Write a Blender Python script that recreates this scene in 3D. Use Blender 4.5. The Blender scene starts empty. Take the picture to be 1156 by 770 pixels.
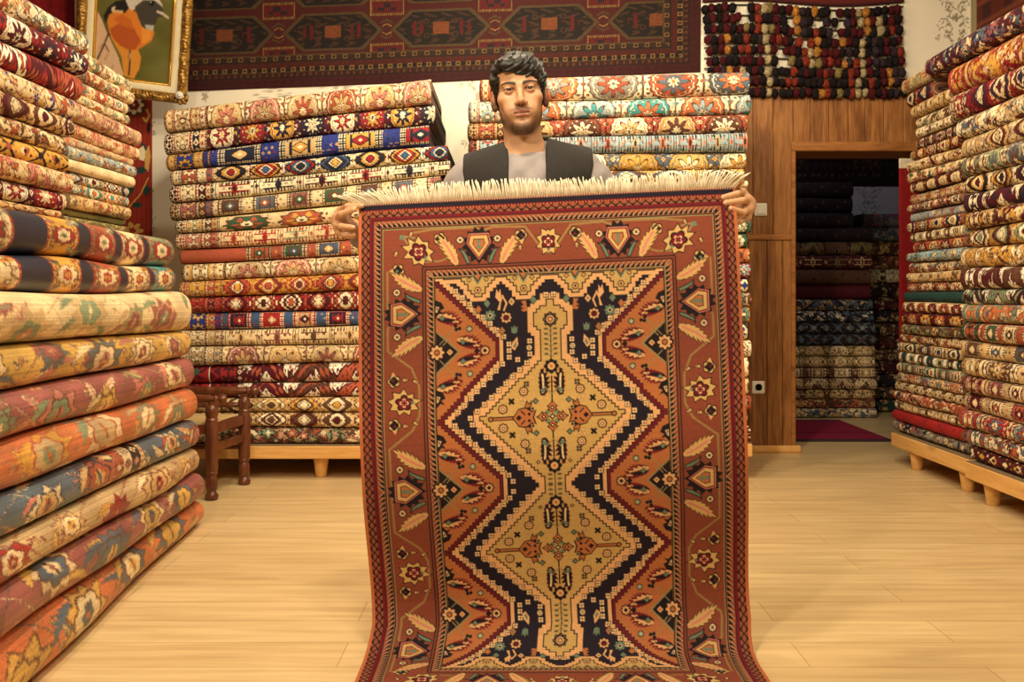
import bpy, math, random
import numpy as np
from math import sin, cos, pi, radians

# ------------------------------------------------------------------ camera, light, exposure
SC = bpy.context.scene
COL = SC.collection
F_PX = 1124.0                                    # focal length in pixels of a 1156 px wide frame
cam_d = bpy.data.cameras.new('camera')
cam_d.sensor_fit = 'HORIZONTAL'
cam_d.sensor_width = 36.0
cam_d.lens = F_PX / 1156.0 * 36.0
cam_d.shift_y = -(385.0 - 335.0) / 1156.0        # horizon sits 50 px above the middle
cam_d.clip_start = 0.05
cam = bpy.data.objects.new('camera', cam_d)
cam.location = (0, 0, 1.0)
cam.rotation_euler = (radians(90), 0, 0)
COL.objects.link(cam)
SC.camera = cam
SC.view_settings.view_transform = 'Standard'
SC.view_settings.look = 'None'
SC.view_settings.gamma = 1.0
SC.view_settings.use_curve_mapping = False
SC.view_settings.exposure = 0.0

world = bpy.data.worlds.new('world')
SC.world = world
world.use_nodes = True
world.node_tree.nodes['Background'].inputs[0].default_value = (1.0, 0.8, 0.6, 1)
world.node_tree.nodes['Background'].inputs[1].default_value = 0.02
WARM = (1.0, 0.86, 0.60)


def lamp(name, loc, target, energy, size, color=WARM, spread=180.0, kind='AREA', cone=100, blend=0.6):
    ld = bpy.data.lights.new(name, kind)
    ld.energy = energy
    ld.color = color
    if kind == 'AREA':
        ld.shape = 'DISK'
        ld.size = size
        ld.spread = radians(spread)
    else:
        ld.shadow_soft_size = size
        ld.spot_size = radians(cone)
        ld.spot_blend = blend
    o = bpy.data.objects.new(name, ld)
    o.location = loc
    d = np.array(target, float) - np.array(loc, float)
    h = math.hypot(d[0], d[1])
    o.rotation_euler = (math.atan2(h, -d[2]), 0, math.atan2(d[1], d[0]) - pi / 2 if h > 1e-6 else 0)
    COL.objects.link(o)
    return o


lamp('overhead_light', (-1.0, 0.2, 2.9), (0.1, 3.0, 1.1), 62, 0.22)
lamp('overhead_light', (0.7, 0.4, 2.95), (0.2, 3.0, 1.2), 22, 0.22)
lamp('overhead_light', (-0.55, 3.75, 3.05), (-0.7, 4.9, 0.6), 36, 0.22)
lamp('overhead_light', (0.55, 3.9, 3.05), (0.5, 5.2, 0.9), 30, 0.22)
lamp('overhead_light', (-0.3, 2.0, 3.05), (-1.2, 3.0, 0.2), 40, 0.22)
lamp('overhead_light', (1.2, 2.4, 3.05), (1.5, 3.6, 0.0), 18, 0.22)
lamp('overhead_light', (0.0, 5.1, 3.1), (0.0, 6.4, 1.7), 20, 0.2)  # fill light added to brighten the papered back wall, not a real fixture
lamp('overhead_light', (1.5, 4.5, 3.1), (1.6, 6.4, 1.0), 16, 0.2)  # extra fill added because the boards by the doorway came out too dark
lamp('back_room_fill', (1.7, 7.5, 2.8), (2.6, 9.0, 1.2), 5.0, 0.2, (0.9, 0.86, 0.95))  # weak cool fill added to the dark back room, no known lamp there

# ------------------------------------------------------------------ helpers
def s2l(c):
    c = np.asarray(c, float)
    return np.where(c <= 0.04045, c / 12.92, ((c + 0.055) / 1.055) ** 2.4)


def rgb(*c):
    return np.array(c, float) / 255.0


def lin4(c):
    return tuple(s2l(np.asarray(c, float))) + (1.0,)


def tag(o, label=None, cat=None, group=None, kind=None):
    if label: o['label'] = label
    if cat: o['category'] = cat
    if group: o['group'] = group
    if kind: o['kind'] = kind
    return o


def empty(name, loc=(0, 0, 0), rot=(0, 0, 0)):
    o = bpy.data.objects.new(name, None)
    o.location = loc
    o.rotation_euler = rot
    o.empty_display_size = 0.1
    COL.objects.link(o)
    return o


def mesh_obj(name, verts, quads, mats, parent=None, col=None, smooth=True, tris=None, ngons=None):
    """verts (n,3), quads (m,4), colours (n,3) in sRGB"""
    verts = np.asarray(verts, np.float32)
    me = bpy.data.meshes.new(name)
    lv, ls, lt = [], [], []
    pos = 0
    for arr, k in ((quads, 4), (tris, 3)):
        if arr is not None and len(arr):
            arr = np.asarray(arr, np.int32)
            lv.append(arr.ravel())
            ls.append(pos + np.arange(len(arr)) * k)
            lt.append(np.full(len(arr), k))
            pos += arr.size
    for g in (ngons or []):
        lv.append(np.asarray(g, np.int32)); ls.append(np.array([pos])); lt.append(np.array([len(g)])); pos += len(g)
    lv = np.concatenate(lv).astype(np.int32); ls = np.concatenate(ls).astype(np.int32); lt = np.concatenate(lt).astype(np.int32)
    me.vertices.add(len(verts)); me.vertices.foreach_set('co', verts.ravel())
    me.loops.add(len(lv)); me.loops.foreach_set('vertex_index', lv)
    me.polygons.add(len(ls)); me.polygons.foreach_set('loop_start', ls); me.polygons.foreach_set('loop_total', lt)
    me.polygons.foreach_set('use_smooth', np.full(len(ls), bool(smooth)))
    me.update(calc_edges=True)
    if col is not None:
        a = me.color_attributes.new(name='Col', type='FLOAT_COLOR', domain='POINT')
        c4 = np.ones((len(verts), 4), np.float32)
        c4[:, :3] = s2l(np.clip(col, 0, 1))
        a.data.foreach_set('color', c4.ravel())
    for m in (mats if isinstance(mats, (list, tuple)) else [mats]):
        me.materials.append(m)
    o = bpy.data.objects.new(name, me)
    COL.objects.link(o)
    if parent is not None: o.parent = parent
    return o


def grid_quads(nu, nv, base=0, closed_v=False):
    i = np.arange(nu - 1)[:, None]
    j = np.arange(nv if closed_v else nv - 1)[None, :]
    j2 = (j + 1) % nv
    return np.stack([base + i * nv + j, base + (i + 1) * nv + j, base + (i + 1) * nv + j2, base + i * nv + j2], -1).reshape(-1, 4)


class MB:
    """collects simple shapes and links them as ONE mesh object"""
    def __init__(s): s.v = []; s.f = []; s.c = []
    def add(s, verts, faces, col=(1, 1, 1)):
        b = len(s.v)
        s.v += [tuple(p) for p in verts]
        s.f += [tuple(b + i for i in f) for f in faces]
        s.c += [tuple(col)] * len(verts)
    def box(s, x0, x1, y0, y1, z0, z1, bev=0.0, col=(1, 1, 1)):
        if bev <= 0:
            v = [(x, y, z) for z in (z0, z1) for (x, y) in ((x0, y0), (x1, y0), (x1, y1), (x0, y1))]
            s.add(v, [(3, 2, 1, 0), (4, 5, 6, 7), (0, 1, 5, 4), (1, 2, 6, 5), (2, 3, 7, 6), (3, 0, 4, 7)], col)
            return
        b = bev
        def ring(i, z):
            return [(x0 + i, y0 + b, z), (x0 + b, y0 + i, z), (x1 - b, y0 + i, z), (x1 - i, y0 + b, z),
                    (x1 - i, y1 - b, z), (x1 - b, y1 - i, z), (x0 + b, y1 - i, z), (x0 + i, y1 - b, z)]
        v = ring(b * 0.9, z0) + ring(0, z0 + b) + ring(0, z1 - b) + ring(b * 0.9, z1)
        f = [tuple(range(7, -1, -1)), tuple(range(24, 32))]
        for k in range(3):
            for i in range(8):
                f.append((k * 8 + i, k * 8 + (i + 1) % 8, k * 8 + 8 + (i + 1) % 8, k * 8 + 8 + i))
        s.add(v, f, col)
    def lathe(s, prof, origin, axis=(0, 0, 1), n=20, col=(1, 1, 1)):
        a = np.array(axis, float); a /= np.linalg.norm(a)
        t = np.array([1, 0, 0]) if abs(a[0]) < 0.9 else np.array([0, 1, 0])
        u = np.cross(a, t); u /= np.linalg.norm(u); w = np.cross(a, u)
        o = np.array(origin, float)
        v = []; f = []
        for (r, h) in prof:
            for k in range(n):
                an = 2 * pi * k / n
                v.append(o + a * h + (u * cos(an) + w * sin(an)) * r)
        for i in range(len(prof) - 1):
            for k in range(n):
                k2 = (k + 1) % n
                f.append((i * n + k, i * n + k2, (i + 1) * n + k2, (i + 1) * n + k))
        f.append(tuple(range(n - 1, -1, -1)))
        f.append(tuple((len(prof) - 1) * n + k for k in range(n)))
        s.add(v, f, col)
    def tube(s, pts, rad, n=8, col=(1, 1, 1)):
        pts = [np.array(p, float) for p in pts]
        rads = rad if isinstance(rad, (list, tuple)) else [rad] * len(pts)
        v = []; f = []
        for i, p in enumerate(pts):
            d = pts[min(i + 1, len(pts) - 1)] - pts[max(i - 1, 0)]
            d /= (np.linalg.norm(d) + 1e-9)
            t = np.array([0, 1, 0]) if abs(d[1]) < 0.9 else np.array([1, 0, 0])
            u = np.cross(d, t); u /= np.linalg.norm(u); w = np.cross(d, u)
            for k in range(n):
                an = 2 * pi * k / n
                v.append(p + (u * cos(an) + w * sin(an)) * rads[i])
        for i in range(len(pts) - 1):
            for k in range(n):
                k2 = (k + 1) % n
                f.append((i * n + k, i * n + k2, (i + 1) * n + k2, (i + 1) * n + k))
        f.append(tuple(range(n - 1, -1, -1)))
        f.append(tuple((len(pts) - 1) * n + k for k in range(n)))
        s.add(v, f, col)
    def build(s, name, mat, parent=None, smooth=False, autosmooth=None, usecol=False):
        me = bpy.data.meshes.new(name)
        me.from_pydata(s.v, [], s.f)
        me.update()
        if usecol:
            a = me.color_attributes.new(name='Col', type='FLOAT_COLOR', domain='POINT')
            c = np.ones((len(s.v), 4), np.float32); c[:, :3] = s2l(np.array(s.c))
            a.data.foreach_set('color', c.ravel())
        me.materials.append(mat)
        if smooth:
            me.polygons.foreach_set('use_smooth', np.ones(len(me.polygons), bool))
            if autosmooth:
                try: me.set_sharp_from_angle(angle=radians(autosmooth))
                except Exception: pass
        o = bpy.data.objects.new(name, me)
        COL.objects.link(o)
        if parent is not None: o.parent = parent
        return o


# ------------------------------------------------------------------ materials
def base_mat(name, rough=0.8, spec=0.3, color=None, metal=0.0):
    m = bpy.data.materials.new(name)
    m.use_nodes = True
    nt = m.node_tree
    b = nt.nodes['Principled BSDF']
    b.inputs['Roughness'].default_value = rough
    b.inputs['Specular IOR Level'].default_value = spec
    b.inputs['Metallic'].default_value = metal
    if color is not None: b.inputs['Base Color'].default_value = lin4(color)
    return m, nt, b


def noise_bump(nt, b, scale, strength, dist=0.002, stretch=(1, 1, 1), coord='Object', detail=2.0):
    tc = nt.nodes.new('ShaderNodeTexCoord')
    mp = nt.nodes.new('ShaderNodeMapping'); mp.inputs['Scale'].default_value = stretch
    nz = nt.nodes.new('ShaderNodeTexNoise'); nz.inputs['Scale'].default_value = scale; nz.inputs['Detail'].default_value = detail
    bp = nt.nodes.new('ShaderNodeBump'); bp.inputs['Strength'].default_value = strength; bp.inputs['Distance'].default_value = dist
    nt.links.new(tc.outputs[coord], mp.inputs[0]); nt.links.new(mp.outputs[0], nz.inputs['Vector'])
    nt.links.new(nz.outputs['Fac'], bp.inputs['Height']); nt.links.new(bp.outputs[0], b.inputs['Normal'])
    return nz


def attr_mat(name, rough, spec, bump=0.25, bscale=350, dist=0.0015):
    m, nt, b = base_mat(name, rough, spec)
    a = nt.nodes.new('ShaderNodeVertexColor'); a.layer_name = 'Col'
    nt.links.new(a.outputs[0], b.inputs['Base Color'])
    if bump: noise_bump(nt, b, bscale, bump, dist)
    return m


def solid_mat(name, c1, c2, rough, spec, scale=40, bump=0.15, dist=0.001, stretch=(1, 1, 1), metal=0.0):
    m, nt, b = base_mat(name, rough, spec, metal=metal)
    nz = noise_bump(nt, b, scale, bump, dist, stretch, detail=4)
    r = nt.nodes.new('ShaderNodeValToRGB')
    r.color_ramp.elements[0].color = lin4(c1); r.color_ramp.elements[1].color = lin4(c2)
    r.color_ramp.elements[0].position = 0.3; r.color_ramp.elements[1].position = 0.7
    nt.links.new(nz.outputs['Fac'], r.inputs[0]); nt.links.new(r.outputs[0], b.inputs['Base Color'])
    return m


def wood_mat(name, c1, c2, c3, axis=2, rough=0.45, spec=0.4, scale=6.0, board=None):
    """wood with long grain along one axis (0,1,2), and a few knots"""
    m, nt, b = base_mat(name, rough, spec)
    N = nt.nodes.new; L = nt.links.new
    tc = N('ShaderNodeTexCoord')
    mp = N('ShaderNodeMapping')
    st = [9.0, 9.0, 9.0]; st[axis] = 0.9
    mp.inputs['Scale'].default_value = st
    L(tc.outputs['Object'], mp.inputs[0])
    n1 = N('ShaderNodeTexNoise'); n1.inputs['Scale'].default_value = scale * 0.35; n1.inputs['Detail'].default_value = 8; n1.inputs['Distortion'].default_value = 1.2
    L(mp.outputs[0], n1.inputs['Vector'])
    n2 = N('ShaderNodeTexNoise'); n2.inputs['Scale'].default_value = scale * 2.2; n2.inputs['Detail'].default_value = 6
    L(mp.outputs[0], n2.inputs['Vector'])
    mx = N('ShaderNodeMath'); mx.operation = 'MULTIPLY_ADD'; mx.inputs[1].default_value = 0.45
    L(n2.outputs['Fac'], mx.inputs[0]); 
    mm = N('ShaderNodeMath'); mm.operation = 'MULTIPLY'; mm.inputs[1].default_value = 0.6
    L(n1.outputs['Fac'], mm.inputs[0]); L(mm.outputs[0], mx.inputs[2])
    r = N('ShaderNodeValToRGB')
    e = r.color_ramp.elements
    e[0].position = 0.36; e[0].color = lin4(c1); e[1].position = 0.68; e[1].color = lin4(c3)
    k = e.new(0.52); k.color = lin4(c2)
    L(mx.outputs[0], r.inputs[0])
    # knots
    mk = N('ShaderNodeMapping'); ks = [6.0, 6.0, 6.0]; ks[axis] = 2.2
    mk.inputs['Scale'].default_value = ks
    L(tc.outputs['Object'], mk.inputs[0])
    vo = N('ShaderNodeTexVoronoi'); vo.inputs['Scale'].default_value = 0.8
    L(mk.outputs[0], vo.inputs['Vector'])
    kr = N('ShaderNodeMapRange'); kr.inputs['From Min'].default_value = 0.05; kr.inputs['From Max'].default_value = 0.17
    kr.inputs['To Min'].default_value = 0.55; kr.inputs['To Max'].default_value = 1.0
    L(vo.outputs['Distance'], kr.inputs[0])
    mul = N('ShaderNodeMixRGB'); mul.blend_type = 'MULTIPLY'; mul.inputs[0].default_value = 1.0
    L(r.outputs[0], mul.inputs[1]); L(kr.outputs[0], mul.inputs[2])
    L(mul.outputs[0], b.inputs['Base Color'])
    bp = N('ShaderNodeBump'); bp.inputs['Strength'].default_value = 0.12; bp.inputs['Distance'].default_value = 0.002
    L(mx.outputs[0], bp.inputs['Height']); L(bp.outputs[0], b.inputs['Normal'])
    return m


M = {}
M['rug'] = attr_mat('wool_rug', 0.75, 0.25, 0.35, 420, 0.002)
M['sheen_rug'] = attr_mat('lustrous_wool_rug', 0.42, 0.45, 0.30, 300, 0.002)
M['held'] = attr_mat('knotted_wool_pile', 0.85, 0.18, 0.35, 500, 0.0015)
M['skin'] = attr_mat('skin', 0.46, 0.42, 0.08, 300, 0.0008)
M['hair'] = solid_mat('black_hair', rgb(14, 11, 10), rgb(30, 24, 21), 0.5, 0.4, 180, 0.5, 0.002, (1, 1, 0.25))
M['shirt'] = solid_mat('lavender_grey_cotton', rgb(150, 141, 143), rgb(162, 153, 155), 0.85, 0.2, 25, 0.25, 0.006)
M['vest'] = solid_mat('charcoal_wool', rgb(46, 43, 43), rgb(54, 50, 49), 0.85, 0.2, 200, 0.25, 0.001)
M['leather'] = solid_mat('black_leather', rgb(22, 18, 16), rgb(32, 26, 22), 0.4, 0.5, 60, 0.2)
M['fringe'] = solid_mat('cream_cotton_fringe', rgb(226, 214, 190), rgb(240, 230, 208), 0.9, 0.1, 120, 0.2)
M['eye'] = attr_mat('eyeball', 0.15, 0.5, 0)
M['pine'] = wood_mat('pale_pine', rgb(205, 150, 84), rgb(222, 170, 100), rgb(232, 184, 116), 0, 0.5, 0.35, 4)
M['pine_y'] = wood_mat('pale_pine_along_depth', rgb(205, 150, 84), rgb(222, 170, 100), rgb(232, 184, 116), 1, 0.5, 0.35, 4)
M['panel'] = wood_mat('varnished_brown_board', rgb(104, 62, 30), rgb(142, 92, 48), rgb(168, 114, 62), 2, 0.42, 0.4, 5)
M['panel_x'] = wood_mat('varnished_brown_trim', rgb(120, 72, 34), rgb(152, 98, 50), rgb(170, 114, 62), 0, 0.42, 0.4, 5)
M['chair'] = solid_mat('dark_turned_walnut', rgb(74, 36, 20), rgb(116, 60, 33), 0.32, 0.5, 9, 0.05, 0.001, (3, 3, 0.6))
M['rush'] = solid_mat('woven_rush', rgb(176, 146, 96), rgb(206, 178, 128), 0.8, 0.2, 60, 0.5, 0.003, (0.3, 4, 1))
M['plaster'] = solid_mat('white_ceiling_plaster', rgb(216, 208, 194), rgb(224, 216, 202), 0.9, 0.2, 20, 0.1)
M['paper'] = attr_mat('cream_damask_wallpaper', 0.6, 0.3, 0.15, 60)
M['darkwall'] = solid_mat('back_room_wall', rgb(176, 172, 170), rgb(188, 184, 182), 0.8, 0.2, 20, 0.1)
M['gold'] = solid_mat('ornate_gilding', rgb(96, 66, 26), rgb(206, 158, 78), 0.36, 0.5, 45, 0.6, 0.004, metal=0.55)
M['gilt'] = solid_mat('bright_gilding', rgb(214, 164, 70), rgb(232, 188, 96), 0.22, 0.6, 30, 0.1, metal=0.75)
M['framecream'] = solid_mat('cream_linen_liner', rgb(226, 212, 176), rgb(236, 224, 190), 0.7, 0.2, 150, 0.1)
M['paint'] = attr_mat('woven_picture', 0.75, 0.2, 0.2, 500)
M['crystal'] = solid_mat('glassy_white_stud', rgb(220, 216, 206), rgb(240, 236, 228), 0.15, 0.6, 30, 0.1)
M['plastic'] = solid_mat('cream_plastic', rgb(238, 232, 216), rgb(242, 236, 222), 0.35, 0.5, 10, 0.02)
M['socket'] = solid_mat('dark_recess', rgb(70, 62, 52), rgb(80, 70, 58), 0.5, 0.4, 10, 0.02)
M['curtain'] = solid_mat('deep_red_velvet', rgb(96, 14, 20), rgb(122, 20, 28), 0.85, 0.15, 30, 0.2)
M['redrug'] = attr_mat('red_flatweave', 0.85, 0.15, 0.3, 250)
M['felt'] = solid_mat('brown_felt_edge', rgb(120, 100, 78), rgb(140, 118, 92), 0.9, 0.1, 80, 0.2)
M['pompon'] = attr_mat('woollen_pompon', 0.95, 0.1, 0.6, 160, 0.006)

# laminate floor: long planks running across the room
def floor_mat():
    m, nt, b = base_mat('pale_laminate', 0.36, 0.35)
    N = nt.nodes.new; L = nt.links.new
    tc = N('ShaderNodeTexCoord')
    br = N('ShaderNodeTexBrick')
    br.offset = 0.37; br.inputs['Scale'].default_value = 1.0
    br.inputs['Brick Width'].default_value = 1.28; br.inputs['Row Height'].default_value = 0.192
    br.inputs['Mortar Size'].default_value = 0.0016; br.inputs['Mortar Smooth'].default_value = 0.1
    br.inputs['Color1'].default_value = lin4(rgb(218, 190, 143)); br.inputs['Color2'].default_value = lin4(rgb(209, 179, 132))
    br.inputs['Mortar'].default_value = lin4(rgb(176, 142, 96))
    L(tc.outputs['Object'], br.inputs['Vector'])
    mp = N('ShaderNodeMapping'); mp.inputs['Scale'].default_value = (0.8, 9, 1)
    L(tc.outputs['Object'], mp.inputs[0])
    nz = N('ShaderNodeTexNoise'); nz.inputs['Scale'].default_value = 2.6; nz.inputs['Detail'].default_value = 8; nz.inputs['Distortion'].default_value = 0.6
    L(mp.outputs[0], nz.inputs['Vector'])
    rp = N('ShaderNodeValToRGB')
    rp.color_ramp.elements[0].position = 0.3; rp.color_ramp.elements[0].color = (0.74, 0.70, 0.64, 1)
    rp.color_ramp.elements[1].position = 0.62; rp.color_ramp.elements[1].color = (1, 1, 1, 1)
    L(nz.outputs['Fac'], rp.inputs[0])
    mx = N('ShaderNodeMixRGB'); mx.blend_type = 'MULTIPLY'; mx.inputs[0].default_value = 0.8
    L(br.outputs['Color'], mx.inputs[1]); L(rp.outputs[0], mx.inputs[2])
    L(mx.outputs[0], b.inputs['Base Color'])
    return m
M['floor'] = floor_mat()

# ------------------------------------------------------------------ painting of woven patterns (numpy "knots")
C = dict(cream=rgb(226, 200, 156), ivory=rgb(236, 218, 182), tan=rgb(204, 166, 112), sand=rgb(190, 160, 118), navy=rgb(30, 33, 52), dkred=rgb(104, 24, 32),
         red=rgb(150, 34, 36), rust=rgb(166, 82, 58), gold=rgb(206, 154, 70), yellow=rgb(206, 164, 86), blue=rgb(58, 84, 122), royal=rgb(38, 52, 128),
         ltblue=rgb(150, 168, 172), green=rgb(56, 84, 62), teal=rgb(66, 142, 146), sage=rgb(126, 140, 110), brown=rgb(92, 60, 42), black=rgb(36, 26, 28),
         pink=rgb(192, 120, 106), rose=rgb(150, 86, 82), orange=rgb(200, 112, 70), white=rgb(238, 228, 206), grey=rgb(140, 134, 126), slate=rgb(84, 98, 112),
         olive=rgb(120, 110, 62), wine=rgb(80, 18, 30), darkteal=rgb(34, 64, 62))


class Cv:
    """a canvas in millimetres"""
    def __init__(s, w, h, res=1.0, bg=(0, 0, 0)):
        s.res = res; s.w = w; s.h = h
        s.nx = max(4, int(round(w / res))); s.ny = max(4, int(round(h / res)))
        s.x = (np.arange(s.nx) + 0.5) * w / s.nx; s.y = (np.arange(s.ny) + 0.5) * h / s.ny
        s.a = np.empty((s.ny, s.nx, 3), np.float32); s.a[:] = bg
        s.T = (0, 0, 0.0, 1.0, 1)
    def at(s, x=0, y=0, rot=0.0, sc=1.0, mir=1):
        s.T = (x, y, rot, sc, mir); return s
    def tf(s, p):
        p = np.asarray(p, float).reshape(-1, 2) * s.T[3]
        px = p[:, 0] * s.T[4]; py = p[:, 1]
        c, n = cos(s.T[2]), sin(s.T[2])
        return np.stack([s.T[0] + px * c - py * n, s.T[1] + px * n + py * c], 1)
    def poly(s, pts, col):
        p = s.tf(pts)
        x0, y0 = p.min(0); x1, y1 = p.max(0)
        i0 = max(0, np.searchsorted(s.x, x0)); i1 = min(s.nx, np.searchsorted(s.x, x1))
        j0 = max(0, np.searchsorted(s.y, y0)); j1 = min(s.ny, np.searchsorted(s.y, y1))
        if i1 <= i0 or j1 <= j0: return
        X = s.x[i0:i1][None, :]; Y = s.y[j0:j1][:, None]
        ins = np.zeros((j1 - j0, i1 - i0), bool)
        n = len(p)
        for k in range(n):
            xa, ya = p[k]; xb, yb = p[(k + 1) % n]
            if ya == yb: continue
            cond = (ya > Y) != (yb > Y)
            ins ^= cond & (X < (xb - xa) * (Y - ya) / (yb - ya) + xa)
        s.a[j0:j1, i0:i1][ins] = col
    def line(s, pts, w, col):
        for a, b in zip(pts[:-1], pts[1:]):
            a = np.array(a, float); b = np.array(b, float)
            d = b - a; l = np.hypot(*d)
            if l < 1e-6: continue
            n = np.array([-d[1], d[0]]) / l * w / 2; e = d / l * w * 0.3
            s.poly([a - e + n, b + e + n, b + e - n, a - e - n], col)
    def disc(s, x, y, r, col, ry=None, n=14):
        t = np.arange(n) * 2 * pi / n
        s.poly(np.stack([x + r * np.cos(t), y + (ry or r) * np.sin(t)], 1), col)
    def rect(s, x0, y0, x1, y1, col): s.poly([(x0, y0), (x1, y0), (x1, y1), (x0, y1)], col)
    def dia(s, x, y, rx, ry, col): s.poly([(x - rx, y), (x, y - ry), (x + rx, y), (x, y + ry)], col)


def lobed(n, R, amp, ry=1.0, k=None):
    t = np.linspace(0, 2 * pi, k or n * 8, endpoint=False)
    r = R * (1 - amp + amp * np.abs(np.cos(n * t / 2)))
    return np.stack([r * np.cos(t), r * np.sin(t) * ry], 1)


def toothed(n, rx, ry, amp, tip=0.0):
    """drop outline (pointing to -y when tip>0) with teeth"""
    t = np.linspace(0, 2 * pi, n * 2, endpoint=False) + pi / 2
    f = np.where(np.arange(n * 2) % 2 == 0, 1.0, 1 - amp)
    x = rx * np.cos(t) * f; y = ry * np.sin(t) * f
    x *= np.where(y < 0, 1 - tip * (-y / ry), 1)
    return np.stack([x, y], 1)


def flame(n, R, rg, asp=1.0):
    t = np.linspace(0, 2 * pi, n * 2, endpoint=False)
    r = np.array([R * (rg.uniform(.92, 1.15) if k % 2 == 0 else rg.uniform(.62, .78)) for k in range(n * 2)])
    return np.stack([r * np.cos(t) * asp, r * np.sin(t) / asp], 1)


def rosette(c, R, petal, centre, dark, n=8):
    c.poly(lobed(n, R * 1.15, 0.18), dark); c.poly(lobed(n, R * 0.92, 0.35), petal); c.disc(0, 0, R * 0.4, dark); c.disc(0, 0, R * 0.27, centre)


def leaf(c, L, W, col, dark, rib=None, bend=0.25, teeth=5):
    """serrated bent leaf from (0,0) to (0,-L)"""
    n = teeth * 2 + 1
    def outline(g):
        lft, rgt = [], []
        for i in range(n + 1):
            t = i / n
            w = W * 0.5 * (sin(pi * (0.12 + 0.85 * t)) ** 0.8) + g
            th = (1.08 if i % 2 else 0.55)
            cx = bend * L * (t * t); cy = -L * t * (1 - 0.15 * t)
            lft.append((cx - w * th, cy - (W * 0.25 if i % 2 else 0))); rgt.append((cx + w * (0.55 if i % 2 == 0 else 0.8), cy - (W * 0.12 if i % 2 else 0)))
        return lft + rgt[::-1]
    c.poly(outline(2.2), dark); c.poly(outline(0), col)
    if rib is not None: c.line([(bend * L * t * t, -L * t * (1 - 0.15 * t)) for t in (0.1, 0.3, 0.5, 0.7, 0.85)], W * 0.16, rib)


def palmette(c, R, outer, mid, inner, dark, line=None):
    """fan flower opening to -y"""
    c.poly(toothed(9, R * 1.08, R * 1.2, 0.3), dark); c.poly(toothed(9, R, R * 1.1, 0.32), outer)
    c.at(*c.T)
    c.poly([(-R * .5, R * .1), (-R * .45, -R * .35), (-R * .15, -R * .2), (0, -R * .6), (R * .15, -R * .2), (R * .45, -R * .35), (R * .5, R * .1), (0, R * .65)], line if line is not None else dark)
    c.poly([(-R * .4, R * .08), (-R * .35, -R * .22), (-R * .1, -R * .1), (0, -R * .42), (R * .1, -R * .1), (R * .35, -R * .22), (R * .4, R * .08), (0, R * .52)], mid)
    c.dia(0, 0, R * 0.2, R * 0.26, inner)


def shield(c, R, dark, cream, red, inner, dots):
    c.poly(toothed(13, R * 1.15, R * 1.3, 0.24), dark)
    sh = lambda k: [(-.62 * k * R, .62 * k * R), (-.72 * k * R, -.1 * k * R), (-.4 * k * R, -.6 * k * R), (.4 * k * R, -.6 * k * R), (.72 * k * R, -.1 * k * R), (.62 * k * R, .62 * k * R), (0, .95 * k * R)]
    sh = lambda k: [(-.62 * k * R, -.72 * k * R), (-.75 * k * R, -.1 * k * R), (0, .95 * k * R), (.75 * k * R, -.1 * k * R), (.62 * k * R, -.72 * k * R)]
    c.poly(sh(1.08), C['pink']); c.poly(sh(1.0), red); c.poly(sh(.88), cream); c.poly(sh(.56), dark); c.poly(sh(.5), inner)
    c.disc(0, -R * .18, R * .15, dots); c.disc(0, R * .14, R * .15, dots)


def dilate(mask, r):
    r = int(r)
    for ax in (0, 1):
        m = np.moveaxis(mask, ax, 0).astype(np.int32)
        cs = np.concatenate([np.zeros((1,) + m.shape[1:], np.int32), np.cumsum(m, 0)], 0)
        n = m.shape[0]
        hi = np.clip(np.arange(n) + r + 1, 0, n); lo = np.clip(np.arange(n) - r, 0, n)
        mask = np.moveaxis((cs[hi] - cs[lo]) > 0, 0, ax)
    return mask


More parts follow.
